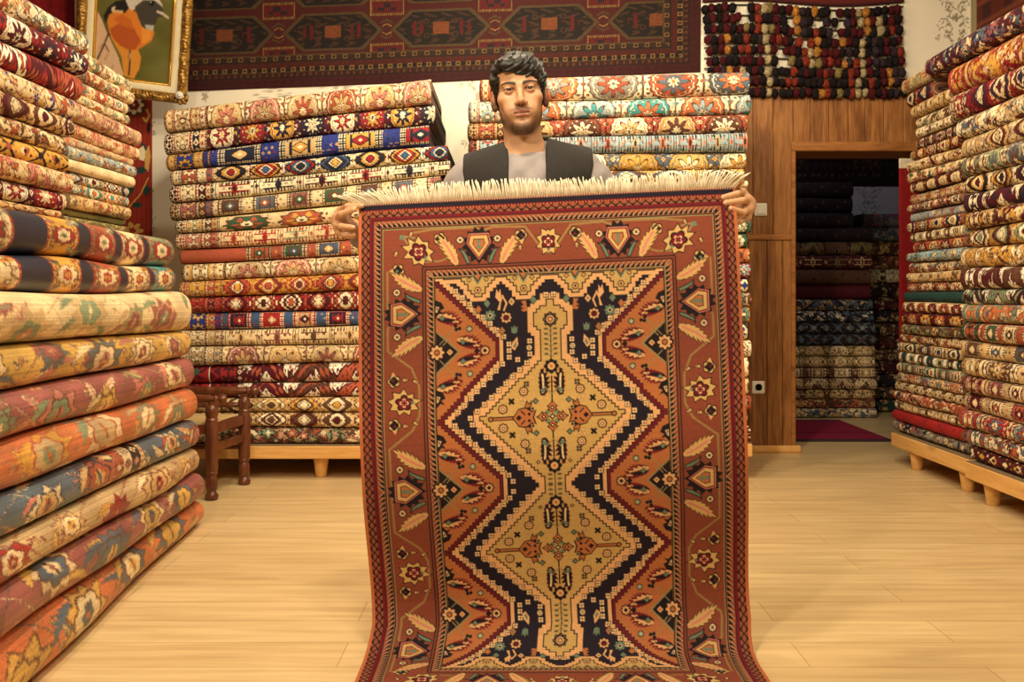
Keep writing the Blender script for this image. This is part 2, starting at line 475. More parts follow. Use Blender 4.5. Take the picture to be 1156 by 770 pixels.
def paint_held():
    """one quarter of the held rug, mirrored both ways; 1 mm cells reduced to 2 mm knots"""
    W2, H2 = 534, 808
    rust, orange, dark = rgb(124, 63, 47), rgb(166, 100, 60), rgb(30, 22, 27)
    navy, tan, yel = rgb(32, 25, 38), rgb(208, 158, 110), rgb(184, 150, 92)
    red, green, cream, selv = rgb(104, 24, 34), rgb(98, 116, 98), rgb(216, 188, 146), rgb(176, 98, 62)
    olive = rgb(138, 120, 82)
    c = Cv(W2, H2, 1.0, rust)
    X, Y = np.meshgrid(c.x, c.y)
    A = c.a
    ex = X; ey = Y - 8
    e = np.minimum(ex, ey)
    side = ex < ey
    al = np.where(side, H2 - Y, W2 - X)
    def m_(mask, col): A[mask] = col
    # hook border
    b = (e >= 10) & (e < 33)
    m_(b, rgb(140, 74, 51))
    t = (e - 10) / 23.0 * 2 - 1; p = (al % 24) / 24.0 * 2 - 1
    m_(b & (np.abs(np.abs(p) - np.abs(t)) < .20), dark)
    m_(b & (np.abs(p) > .45) & (np.abs(np.abs(t) - .62) < .14), dark)
    m_(b & (np.abs(t) > .88) & ((al % 12) < 5), dark)
    m_(b & (np.abs(p) < .5) & (t > .62) & (t < .86) & (np.abs(p) > .16), olive)
    m_((e >= 33) & (e < 41), red)
    m_((e >= 41) & (e < 45), rgb(70, 24, 30))
    def saw(e0, e1, per):
        b = (e >= e0) & (e < e1)
        t = (e - e0) / (e1 - e0); p = (al % per) / per
        m_(b, rgb(140, 76, 52))
        m_(b & (p > 1 - t * 1.02), dark)
        m_(b & (np.abs(p - (1 - t * 1.02)) < 0.10), rgb(190, 158, 122))
        m_(b & (p > .9) & (t > .1), dark)
    m_((e >= 45) & (e < 66), rgb(140, 76, 52)); saw(48, 64, 14)
    m_((e >= 66) & (e < 69), dark); m_((e >= 69) & (e < 73), olive); m_((e >= 73) & (e < 75), rgb(120, 52, 36))
    m_((e >= 181) & (e < 184), dark); m_((e >= 184) & (e < 189), rgb(120, 62, 44)); m_((e >= 189) & (e < 192), dark)
    m_((e >= 192) & (e < 211), rgb(140, 76, 52)); saw(194, 210, 14)
    m_((e >= 211) & (e < 214), olive); m_((e >= 214) & (e < 217), dark)
    # top kilim band and selvedge
    m_(ex < 10, selv)
    m_((Y < 23) & (ex > 6), navy); m_((Y < 5), red); m_((Y < 5) & ((X % 7) < 3), cream)
    m_((Y >= 19) & (Y < 24), red); m_((Y >= 21) & (Y < 26) & ((X % 9) < 4), selv)
    fld = e >= 217
    q = 9.0
    Xq = np.floor((W2 - X) / q) * q + q / 2; Yq = np.floor(Y / q) * q + q / 2
    m_(fld, navy)
    def hs(y):
        a = np.maximum(np.abs(y - 430) - 20, 0); bq = np.maximum(np.abs(y - 808) - 20, 0)
        return 155 + np.minimum(a, bq) * 0.98
    hmx = np.array([0, 299, 299.1, 312, 312.1, 322, 322.1, 335, 335.1, 368, 368.1, 380, 380.1, 462, 620, 790, 810])
    hmy = np.array([-50, -50, 12, 12, 24, 24, 34, 34, 45, 45, 34, 34, 25, 25, 198, 29, 29])
    S0 = fld & (Xq > hs(Yq))
    for r, col in ((24, dark), (21, tan), (11, dark), (8, red), (2, dark)):
        m_(dilate(S0, r) & fld, col)
    m_(S0, orange)
    P0 = np.zeros_like(fld)
    for cx in (72, 199):
        P0 |= fld & (np.abs(Xq - cx) * 1.35 + (Yq - 222) < 64)
    P0 |= fld & (Y < 226)
    for r, col in ((16, dark), (14, tan), (3, dark)):
        m_(dilate(P0, r) & fld & ~dilate(S0, 20), col)
    m_(P0 & ~dilate(S0, 24), yel)
    for cx in (72, 199):
        c.at(W2 - cx, 238)
        c.poly([(-14, -18), (14, -18), (0, 4)], dark); c.poly([(-9, -18), (9, -18), (0, -3)], orange); c.line([(-14, -18), (0, 6), (14, -18)], 4, green)
        for dx in (-24, 24): rosette(c.at(W2 - cx + dx, 232), 6, yel, tan, dark, 4)
        rosette(c.at(W2 - cx, 262), 9, tan, dark, dark, 6)
    Mm = fld & (Xq < np.interp(Yq, hmx, hmy))
    for r, col in ((21, dark), (18, tan), (3, dark)):
        m_(dilate(Mm, r) & fld, col)
    m_(Mm, yel)
    # little four-dot squares along both sides of the navy zigzag
    def square(x, y):
        c.at(x, y); c.rect(-8, -8, 8, 8, dark); c.rect(-6.5, -6.5, 6.5, 6.5, cream); c.rect(-6.5, -.8, 6.5, .8, rgb(150, 100, 64)); c.rect(-.8, -6.5, .8, 6.5, rgb(150, 100, 64)); c.disc(0, 0, 2, red)
    for y in list(range(262, 405, 19)):
        square(W2 - (155 + (410 - y) * 0.98) + 40, y)
    for y in (416, 434, 452): square(W2 - 155 + 40, y)
    for y in range(470, 800, 18):
        xs = W2 - float(hs(np.array(float(y)))) + 40
        if abs(y - 620) > 8: square(xs, y)
    for y in range(470, 780, 18):
        xm = W2 - float(np.interp(y, hmx, hmy)) - 34
        if xm > W2 - float(hs(np.array(float(y)))) + 52: square(xm, y)
    for y in (410, 446): square(W2 - 58, y)
    square(W2 - 10, 283)
    rosette(c.at(W2 - 60, 428), 9, cream, tan, dark, 8)
    square(W2 - 92, 460)
    # motifs scattered over the navy corner
    rosette(c.at(W2 - 122, 342), 17, tan, red, dark, 8); rosette(c.at(W2 - 122, 342), 8, red, red, dark, 6)
    c.line([(-6, -20), (2, -40), (-10, -62)], 5, tan)
    c.at(W2 - 166, 334); c.poly(toothed(8, 17, 17, .3), green); c.disc(0, 0, 6, cream); c.disc(0, 0, 4, dark)
    c.at(W2 - 142, 290); c.poly([(-4, 30), (3, 8), (-9, -6), (-5, -30), (0, -18), (6, -30), (7, -4), (14, -14), (6, 12), (4, 30)], tan)
    for (dx, y, col, col2) in ((198, 316, orange, orange), (106, 298, tan, green), (134, 378, orange, green), (46, 296, green, green), (174, 300, green, green)):
        c.at(W2 - dx, y); c.dia(0, 0, 11, 14, dark); c.dia(0, 0, 9, 12, col); c.dia(0, 0, 4, 5, col2)
    c.at(W2 - 72, 312); c.poly([(-8, -14), (6, -16), (9, 14), (-2, 16), (-9, 10), (0, 6), (-10, 2), (-1, -3)], orange)
    c.at(W2 - 100, 376); c.poly([(-9, -10), (-4, -4), (0, -13), (4, -4), (9, -9), (8, 8), (0, 12), (-8, 8)], green)
    c.at(W2 - 100, 418); c.poly([(8, -22), (10, 0), (0, 16), (-10, 8), (-6, -6)], tan); c.poly([(4, -10), (5, 2), (0, 9), (-5, 5)], green)
    # motifs on the gold medallion and its neck
    rosette(c.at(W2, 352), 18, tan, tan, dark, 8)
    for k in range(8):
        c.at(W2, 352, k * pi / 4); c.disc(16, 0, 5.5, dark); c.disc(16, 0, 2, olive)
    for y in range(380, 462, 14):
        c.at(W2 - 12, y); c.line([(12, 6), (0, -2)], 3, olive); c.disc(-1, -2, 6, olive, 4); c.line([(-6, -2), (5, -2)], 1.2, dark)
    c.at(W2, 420); c.line([(0, -50), (0, 55)], 2.5, dark)
    c.at(W2, 790); c.line([(0, -70), (0, 20)], 2.5, dark)
    for y in range(782, 812, 13):
        c.at(W2 - 12, y); c.disc(-1, -2, 6, olive, 4); c.line([(-7, -2), (6, -2)], 1.4, dark)
    for k in range(8):
        c.at(W2, 756, k * pi / 4); c.disc(15, 0, 6, dark)
    c.at(W2, 756); c.disc(0, 0, 10, tan); c.disc(0, 0, 4, orange)
    c.at(W2 - 44, 744); c.disc(0, 0, 5, dark); c.disc(0, 0, 2.5, tan)
    for k in range(8):
        c.at(W2, 482, k * pi / 4); c.disc(15, 0, 6, dark)
    c.at(W2, 482); c.disc(0, 0, 10, tan); c.disc(0, 0, 4, orange)
    for sy in (1, -1):
        yy = lambda d: 620 - sy * d
        c.at(W2 - 28, yy(82), 0 if sy > 0 else pi, 1, 1)
        leaf(c.at(W2 - 26, yy(58), (0.15 if sy > 0 else pi - .15), 1, -1 if sy > 0 else 1), 78, 34, dark, red, cream, .15, 5)
        c.at(W2, 620); c.line([(0, -sy * 45), (0, -sy * 110)], 3, dark); c.line([(0, -sy * 62), (-22, -sy * 84)], 3, olive)
        c.at(W2 - 24, yy(72)); c.dia(0, 0, 8, 8, green)
        rosette(c.at(W2 - 78, yy(72)), 12, tan, cream, dark, 8); rosette(c.at(W2 - 136, yy(26)), 12, tan, cream, dark, 8)
        for (dx, d) in ((58, 20), (70, 92)):
            c.at(W2 - dx, yy(d))
            for (a, b_) in ((-4, -4), (4, -4), (-4, 4), (4, 4)): c.rect(a - 2.6, b_ - 2.6, a + 2.6, b_ + 2.6, dark)
        c.at(W2 - 112, yy(46), pi / 4); c.rect(-10, -3.5, 10, 3.5, dark); c.rect(-3.5, -10, 3.5, 10, dark)
        c.at(W2 - 46, yy(44)); c.dia(0, 0, 9, 10, dark); c.dia(0, 0, 6, 7, green)
        for (dx, d) in ((82, 40), (74, 48), (86, 52)): c.at(W2 - dx, yy(d)); c.disc(0, 0, 5.5, olive); c.disc(0, 0, 3.8, tan)
    c.at(W2 - 100, 620)
    c.rect(-70, -5.5, 0, 5.5, dark); c.rect(-70, -3.2, 0, 3.2, orange); c.disc(-70, 0, 8, dark); c.disc(-70, 0, 5, orange)
    fig = np.array([(-8, 0), (8, -22), (26, -26), (42, -14), (52, -18), (46, 0), (52, 18), (42, 14), (26, 26), (8, 22)])
    c.poly(fig * 1.12 - (2, 0), dark); c.poly(fig, orange)
    c.dia(8, 0, 8, 8, dark); c.line([(14, -18), (24, -8)], 4, dark); c.line([(14, 18), (24, 8)], 4, dark); c.disc(36, -9, 4, dark); c.disc(36, 9, 4, dark)
    for s_ in (-1, 1):
        c.poly([(22, s_ * 24), (30, s_ * 48), (36, s_ * 38), (44, s_ * 46), (44, s_ * 32), (34, s_ * 24)], dark); c.poly([(25, s_ * 27), (31, s_ * 43), (35, s_ * 35), (41, s_ * 40), (41, s_ * 32), (34, s_ * 27)], orange)
    for k in range(4):
        c.at(W2, 620, k * pi / 2)
        c.poly([(10, 0), (18, -14), (24, -10), (28, -16), (36, -6), (46, 0), (36, 6), (28, 16), (24, 10), (18, 14)], dark)
        c.poly([(12, 0), (19, -10), (25, -7), (29, -11), (40, 0), (29, 11), (25, 7), (19, 10)], orange)
        c.disc(24, 0, 6, dark, 5); c.disc(24, 0, 2.2, cream)
        c.at(W2, 620, k * pi / 2 + pi / 4); c.dia(17, 0, 9, 5, green)
    c.at(W2, 620); c.dia(0, 0, 9, 9, dark); c.dia(0, 0, 4, 4, cream)
    # spandrels
    for (cy, half) in ((430, 0), (808, 1)):
        c.at(218, cy)
        c.poly([(0, -62), (66, 0), (0, 62)], olive); c.poly([(0, -55), (59, 0), (0, 55)], dark)
        c.line([(8, -20), (52, -66)], 3, olive); c.line([(8, 20), (52, 66)], 3, olive); c.line([(14, -14), (36, -38)], 3, olive)
        rosette(c.at(220, cy), 22, tan, orange, dark, 8); c.at(256, cy); c.dia(0, 0, 9, 9, tan); c.dia(0, 0, 4, 4, orange)
        for sy in (-1, 1):
            for (x, dy, rot) in ((300, 28, .9), (244, 96, 1.0)):
                leaf(c.at(x - 24, cy + sy * (dy + 4), pi / 2 - (.2 * sy), 1, -sy), 74, 42, red, red, None, .1, 7); leaf(c.at(x - 24, cy + sy * (dy + 6), pi / 2 - (.2 * sy), 1, -sy), 70, 26, tan, dark, olive, .12, 4); leaf(c.at(x - 20, cy + sy * (dy - 4), pi / 2 - (.2 * sy), 1, sy), 52, 14, dark, red, None, .1, 5)
                c.at(x - 8, cy + sy * (dy - 2)); c.dia(0, 0, 9, 9, dark); c.dia(0, 0, 7, 7, green)
            for (x, dy) in ((272, 72), (283, 64), (274, 62)): c.at(x, cy + sy * dy); c.disc(0, 0, 5, dark)
            c.at(310, cy + sy * 62); c.disc(0, 0, 9, dark); c.disc(0, 0, 7.5, green); c.rect(-7, -1, 7, 1, cream); c.rect(-1, -7, 1, 7, cream)
        rosette(c.at(352, cy), 13, tan, dark, dark, 8); c.at(330, cy); c.dia(0, 0, 8, 10, dark)
    for yy_ in (312, 560, 680):
        c.at(216, yy_); c.poly([(0, -28), (18, -20), (26, -4), (14, 2), (24, 14), (12, 10), (0, 24)], dark); c.poly([(2, -10), (12, -8), (6, 6), (2, 8)], cream); c.poly([(3, -7), (9, -6), (5, 4)], red)
    # main border: flowers, shields and serrated leaves on a stem
    ybl = rgb(192, 156, 98); stem = rgb(140, 112, 70)
    c.at(0, 0); c.line([(84, 200), (84, 300), (96, 330), (84, 360), (84, 420), (150, 470), (170, 520), (170, 600), (150, 640), (84, 690), (84, 808)], 6, stem)
    c.line([(150, 92), (210, 84), (330, 84), (352, 94), (380, 84), (470, 88), (520, 160), (534, 168)], 6, stem)
    c.line([(168, 176), (230, 176), (280, 158)], 5, stem)
    rgf = random.Random(3)
    def flower(x, y, rot, R=26):
        c.at(x, y, rot); f1 = flame(9, R, rgf, .9); c.poly(f1 * 1.1, dark); c.poly(f1, ybl); c.poly(lobed(5, R * .62, .3, 1.1), dark); c.poly(lobed(5, R * .5, .3, 1.1), red)
        c.poly(lobed(4, R * .34, .6), cream); c.poly(lobed(4, R * .24, .6), red); c.poly([(-R * .2, R * .45), (0, R * .8), (R * .2, R * .45), (0, R * .55)], green)
    def bud(x, y, rot, col): 
        c.at(x, y, rot); c.poly(lobed(5, 20, .3), dark); c.poly(lobed(5, 17, .3), ybl); c.disc(1, 1, 12, col, n=8); c.poly(lobed(4, 13, .3), dark); c.dia(2, 2, 5, 5, green if col is not green else red); c.poly([(-6, 14), (2, 26), (8, 14)], ybl)
    def twig(x, y, rot): c.at(x, y, rot); c.poly([(-9, 0), (0, -12), (9, 0), (3, 0), (3, 9), (-3, 9), (-3, 0)], dark); c.poly([(-6, -1), (0, -9), (6, -1), (2, -1), (2, 7), (-2, 7), (-2, -1)], ybl)
    def star(x, y): rosette(c.at(x, y), 11, cream, rust, dark, 8)
    def blade(x, y, rot, mir=1): c.at(x, y, rot, 1, mir); c.poly([(-5, 0), (6, -2), (14, -38), (22, -52), (6, -46), (-2, -24)], dark); c.poly([(-3, -2), (4, -4), (11, -36), (16, -47), (7, -42), (0, -24)], green)
    shp = (dark, ybl, red, rgb(170, 96, 60), green)
    # top run
    flower(172, 146, -pi / 4, 42)
    c.at(128, 100, -.6); c.line([(0, 0), (24, 24)], 5, olive); c.line([(0, 0), (-2, 26)], 5, olive); c.dia(-4, 0, 9, 9, green)
    bud(232, 112, 0, olive); twig(108, 150, .4); twig(150, 96, .4)
    shield(c.at(340, 134), 42, *shp); star(288, 118); star(392, 118)
    leaf(c.at(278, 188, -.36, 1, 1), 104, 42, ybl, dark, C['pink'], -.15, 6); leaf(c.at(402, 188, .36, 1, -1), 104, 42, ybl, dark, C['pink'], -.15, 6)
    blade(312, 188, -.2, -1); blade(368, 188, .2)
    bud(458, 112, 0, green); twig(455, 148, 0)
    flower(534, 134, 0, 36)
    # side run
    bud(114, 196, pi / 2, olive)
    for (cy, mir) in ((320, 1), (808, 1)):
        shield(c.at(126, cy, pi / 2 * -1), 42, *shp); star(110, cy - 62); star(110, cy + 62)
        leaf(c.at(180, cy - 66, -pi / 2 + .36, 1, -1), 104, 42, ybl, dark, C['pink'], -.15, 6); leaf(c.at(180, cy + 66, -pi / 2 - .36, 1, 1), 104, 42, ybl, dark, C['pink'], -.15, 6)
        blade(178, cy - 32, -pi / 2 + .2, 1); blade(178, cy + 32, -pi / 2 - .2, -1)
    flower(128, 564, -pi / 2, 38)
    for d, col in ((-60, olive), (60, green)):
        bud(100, 564 + d, 0 if d > 0 else pi, green); twig(132, 564 + d * 1.05, -pi / 2); twig(160, 564 + d * .95, -pi / 2 + .6)
    c.at()
    a = A.reshape(H2 // 2, 2, W2 // 2, 2, 3).mean((1, 3))
    full = np.concatenate([a, a[:, ::-1]], 1)
    full = np.concatenate([full, full[::-1]], 0)
    rg = np.random.default_rng(5)
    full = full * (1 + rg.normal(0, 0.035, full.shape[:2])[..., None]) * (1 + 0.05 * np.sin(np.linspace(0, 21, full.shape[0])) + rg.normal(0, .012, full.shape[0]))[:, None, None]
    return full


def motif_row(img, m, cols):
    for mk, cl in zip(m, cols): img[mk] = cl


def paint_roll(L, arc, nu, nv, field, accents, line, style, bands, seed, right_bands=False, period=None, hi=None):
    """pattern of a folded rug seen on its fold: nu knots along L (m), nv around the fold (m)"""
    rg = np.random.default_rng(seed)
    w, h = L * 1000, arc * 1000
    u = np.linspace(0, w, nu); v = np.linspace(-h / 2, h / 2, nv)
    k = 4.0
    U, V = np.meshgrid(np.round(u / k) * k, np.round(v / k) * k, indexing='ij')
    img = np.empty((nu, nv, 3), np.float32)
    img[:] = C[field]
    acc = [C[a] for a in accents]
    ln = C[line]
    be = sum(b[0] for b in bands) if bands else 0
    x = U - be
    P = period or 260.0
    idx = np.floor(x / P).astype(int); xl = x - (idx + .5) * P
    pick = lambda off: np.array([acc[(i + off) % len(acc)] for i in range(-3, int(w / P) + 4)], np.float32)[np.clip(idx + 3, 0, int(w / P) + 6)]
    def put(mask, col):
        if isinstance(col, np.ndarray) and col.ndim == 3: img[mask] = col[mask]
        else: img[mask] = col
    hv = h / 2
    if style != 'plain':                                  # small sprigs strewn over the ground
        gx, gy = 31.0, 27.0
        rowi = np.floor((V + hv) / gy); sx = ((x + (rowi % 2) * gx / 2) % gx) - gx / 2; sy = ((V + hv) % gy) - gy / 2
        ci = (np.floor((x + (rowi % 2) * gx / 2) / gx) * 7 + rowi * 13 + seed).astype(int)
        rr = np.hypot(sx, sy) / (1 + .35 * np.cos(4 * np.arctan2(sy, sx)))
        pal = np.array(acc + [C['brown'], ln], np.float32)[ci % (len(acc) + 2)]
        put((rr < 6.5) & (ci % 5 != 0), pal); put((rr < 2.4) & (ci % 5 != 0), C[field])
    if style == 'medal':
        v0 = hv * (.55, .35, -.1)[seed % 3]; vy = hv * (1.25, 1.0, .82)[seed % 3]
        Vm = V - v0
        ang = np.arctan2(Vm / vy, xl / (P * .36))
        r = np.hypot(Vm / vy, xl / (P * .36)) / (1 + .07 * np.abs(np.cos(9 * ang)))
        put((r < 1.10), ln); put(r < 1.04, pick(0)); put((np.abs(r - .90) < .025), C[field])
        rf = r / (.46 + .16 * np.cos(8 * ang))
        put((np.abs(r - .74) < .075) & (np.cos(16 * ang) > .35), ln); put((np.abs(r - .74) < .045) & (np.cos(16 * ang) > .6), C['ivory'])
        put(rf < 1.22, ln); put(rf < 1.02, pick(1)); put(rf < .55, ln); put(rf < .42, C['ivory']); put(rf < .2, pick(2))
        xe = (x % P); xe = np.minimum(xe, P - xe)
        put((xe < P * .016) & (np.abs(V) < hv * .95), ln)
        for yy_ in (-.62, -.1, .5):
            d_ = xe / 17 + np.abs(V - hv * yy_) / 15
            put(d_ < 1.2, ln); put(d_ < .9, pick(2)); put(d_ < .35, ln)
        for (sx_, sy_) in ((.30, -.78), (.40, -.35), (.42, .35), (.33, -.45)):
            q = np.hypot(np.abs(xl) - P * sx_, V - hv * sy_)
            put((r > 1.1) & (q < 9.5), ln); put((r > 1.1) & (q < 6), pick(1)); put((r > 1.1) & (q < 2.5), ln)
    elif style == 'floral':
        n = int(w * h / 2600 * 1.6)
        vine = np.abs(V - hv * .45 * np.sin(x / 55.)) < 3.0
        put(vine, acc[-1]); put(np.abs(V + hv * .5 * np.sin(x / 43. + 1)) < 2.2, ln)
        for i in range(n):
            cx, cy = rg.uniform(be, w), rg.uniform(-hv, hv); R = rg.uniform(9, 20) * min(1.6, h / 110)
            sl = slice(max(0, np.searchsorted(u, cx - R * 1.6)), np.searchsorted(u, cx + R * 1.6))
            dx = U[sl] - cx; dy = V[sl] - cy; an = np.arctan2(dy, dx); rr = np.hypot(dx, dy)
            cols = [acc[rg.integers(len(acc))], acc[rg.integers(len(acc))]]
            nn = rg.choice([4, 5, 6, 8]); kind = rg.integers(3)
            sub = img[sl]
            if kind < 2:
                b = R * (.72 + .28 * np.cos(nn * an + i))
                sub[rr < b * 1.18] = ln; sub[rr < b] = cols[0]; sub[rr < b * .45] = cols[1]
            else:
                ca, sa = cos(i * 1.7), sin(i * 1.7); a = (dx * ca + dy * sa) / (R * 1.5); c_ = (-dx * sa + dy * ca) / (R * .5)
                d = np.abs(a) ** 1.5 + np.abs(c_ - .4 * a * a) ** 1.5
                sub[d < 1.15] = ln; sub[d < .85] = cols[0]
    elif style == 'geo':
        q = 7.0
        xs = np.floor(np.abs(xl) / q) * q; vs = np.floor(np.abs(V) / q) * q
        d = xs / (P * .40) + vs / (hv * .85)
        put(d < 1.12, ln); put(d < 1.0, pick(0)); put(d < .74, ln); put(d < .66, pick(1)); put(d < .42, C['ivory']); put(d < .30, ln); put(d < .2, pick(2))
        xe = np.minimum(x % P, P - x % P)
        put(np.abs(np.abs(xe) - np.abs(np.abs(V) - hv * .55)) < 4, ln); put((xe + np.abs(np.abs(V) - hv * .55)) < 9, pick(2))
        put((d > 1.12) & (d < 1.3) & ((U % 16) < 6), pick(1))
    elif style == 'block':
        a = np.abs(xl) / (P * .36); b = np.abs(V) / (hv * .62)
        m = np.maximum(a, b)
        dots = ((U % 14) < 8) & ((V % 14) < 8)
        put(m < 1.0, ln); put((m < 1.0) & (m > .68) & dots, C['ivory']); put(m < .68, pick(0)); put((np.abs(a * 1.2 - .5) < .07) & (b < .55), ln); put(((a + b) < .5), ln); put(((a + b) < .40), pick(1)); put((a + b) < .16, C['ivory'])
    elif style == 'tree':
        put((np.abs(V) > hv * .8), pick(0)); put(np.abs(np.abs(V) - hv * .8) < 2.5, ln)
        comb = (np.abs(np.abs(V) - hv * .35) < hv * .22) & (np.abs(xl) < P * .36) & ((x % 17) < 7)
        put(comb, ln); put((np.abs(np.abs(V) - hv * .18) < 3) & (np.abs(xl) < P * .36), pick(0))
        put((np.abs(xl) / (P * .09) + np.abs(V) / (hv * .5)) < 1, pick(0)); put((np.abs(xl) / (P * .045) + np.abs(V) / (hv * .28)) < 1, ln)
        xe = np.minimum(x % P, P - x % P); put((xe < 3) | (np.abs(xe - 14) < 2), ln); put((xe / 10 + np.abs(V) / 22) < 1, pick(1))
    elif style == 'zig':
        t = np.abs(((x / P * 2) % 2) - 1)
        e = V / hv - (t * 1.7 - .85) + .22 * np.sign(np.sin(x / 8.)) * (np.sin(x / 31.) > -.3)
        put(np.abs(e) < .62, pick(0)); put(np.abs(np.abs(e) - .62) < .1, ln); put((np.abs(e) < .3) & ((x % 22) < 10), ln); put((np.abs(e) < .14), acc[-1])
        put((np.abs(e) > .8) & (np.abs(e) < 1.0) & ((x % 26) < 9), pick(1))
    elif style == 'ovals':
        r = np.hypot(xl / (P * .40), (V - hv * .15) / (hv * .62))
        an_ = np.arctan2((V - hv * .15) / hv, xl / P); r = r / (1 + .10 * np.cos(10 * an_))
        put(r < 1.0, ln); put(r < .86, pick(0)); put((r < .66) & (np.cos(6 * an_) > 0), pick(1)); put(r < .34, ln); put(r < .26, C['ivory']); put(r < .1, ln); put((np.abs(np.abs(V) - hv * .9) < hv * .1), ln)
    elif style == 'lattice':
        a = np.abs((x / P * 2 + V / hv) % 2 - 1); b = np.abs((x / P * 2 - V / hv) % 2 - 1)
        put((a < .1) | (b < .1), ln); put((a > .7) & (b > .7), pick(0)); put((a > .86) & (b > .86), ln); put(((a < .22) & (b < .22)), pick(1))
    elif style == 'plain':
        m = ((np.floor(x / 60) + np.floor(V / 40)) % 3 == 0) & (np.hypot(x % 60 - 30, V % 40 - 20) < 10)
        put(m, ln)
    # end bands, measured from the visible end
    pos = 0.0
    for (bw, bg, mot, c1, c2) in bands:
        msk = (U >= pos) & (U < pos + bw)
        xx = (U - pos - bw / 2) / (bw / 2)
        per = bw * 1.15 if bw > 40 else max(bw * 1.3, 18)
        yy = ((V + hv) % per) / per * 2 - 1
        img[msk] = C[bg]
        def pb(mm, cc): img[msk & mm] = C[cc]
        an = np.arctan2(yy, xx); rr = np.hypot(xx, yy)
        if mot == 'dia': pb((np.abs(xx) + np.abs(yy)) < .95, c2); pb((np.abs(xx) + np.abs(yy)) < .78, c1); pb((np.abs(xx) + np.abs(yy)) < .35, c2)
        elif mot == 'x': pb(np.abs(np.abs(xx) - np.abs(yy)) < .26, c1); pb(rr < .3, c2)
        elif mot == 'flower':
            b = .78 + .2 * np.cos(8 * an); pb(rr < b * 1.08, c2); pb(rr < b * .9, c1); pb(rr < .42, c2); pb(rr < .26, bg)
        elif mot == 'saw': pb(xx > np.abs(yy) * 2 - 1, c1)
        elif mot == 'dot': pb(rr < .6, c1)
        elif mot == 'wave': pb(np.abs(xx - .6 * np.sin(yy * pi)) < .28, c1)
        elif mot == 'leafy': pb(np.abs(np.sin(an * 3 + rr * 3)) * .9 > rr, c1); pb(rr < .28, c2)
        if bw > 14: pb(np.abs(xx) > 1 - 5.0 / bw, c2)
        pos += bw
    img *= (1 + rg.normal(0, .05, (nu, nv)))[..., None] * (1 + .05 * np.sin(U / w * rg.uniform(9, 30) + seed))[..., None]
    return np.clip(img, 0, 1)


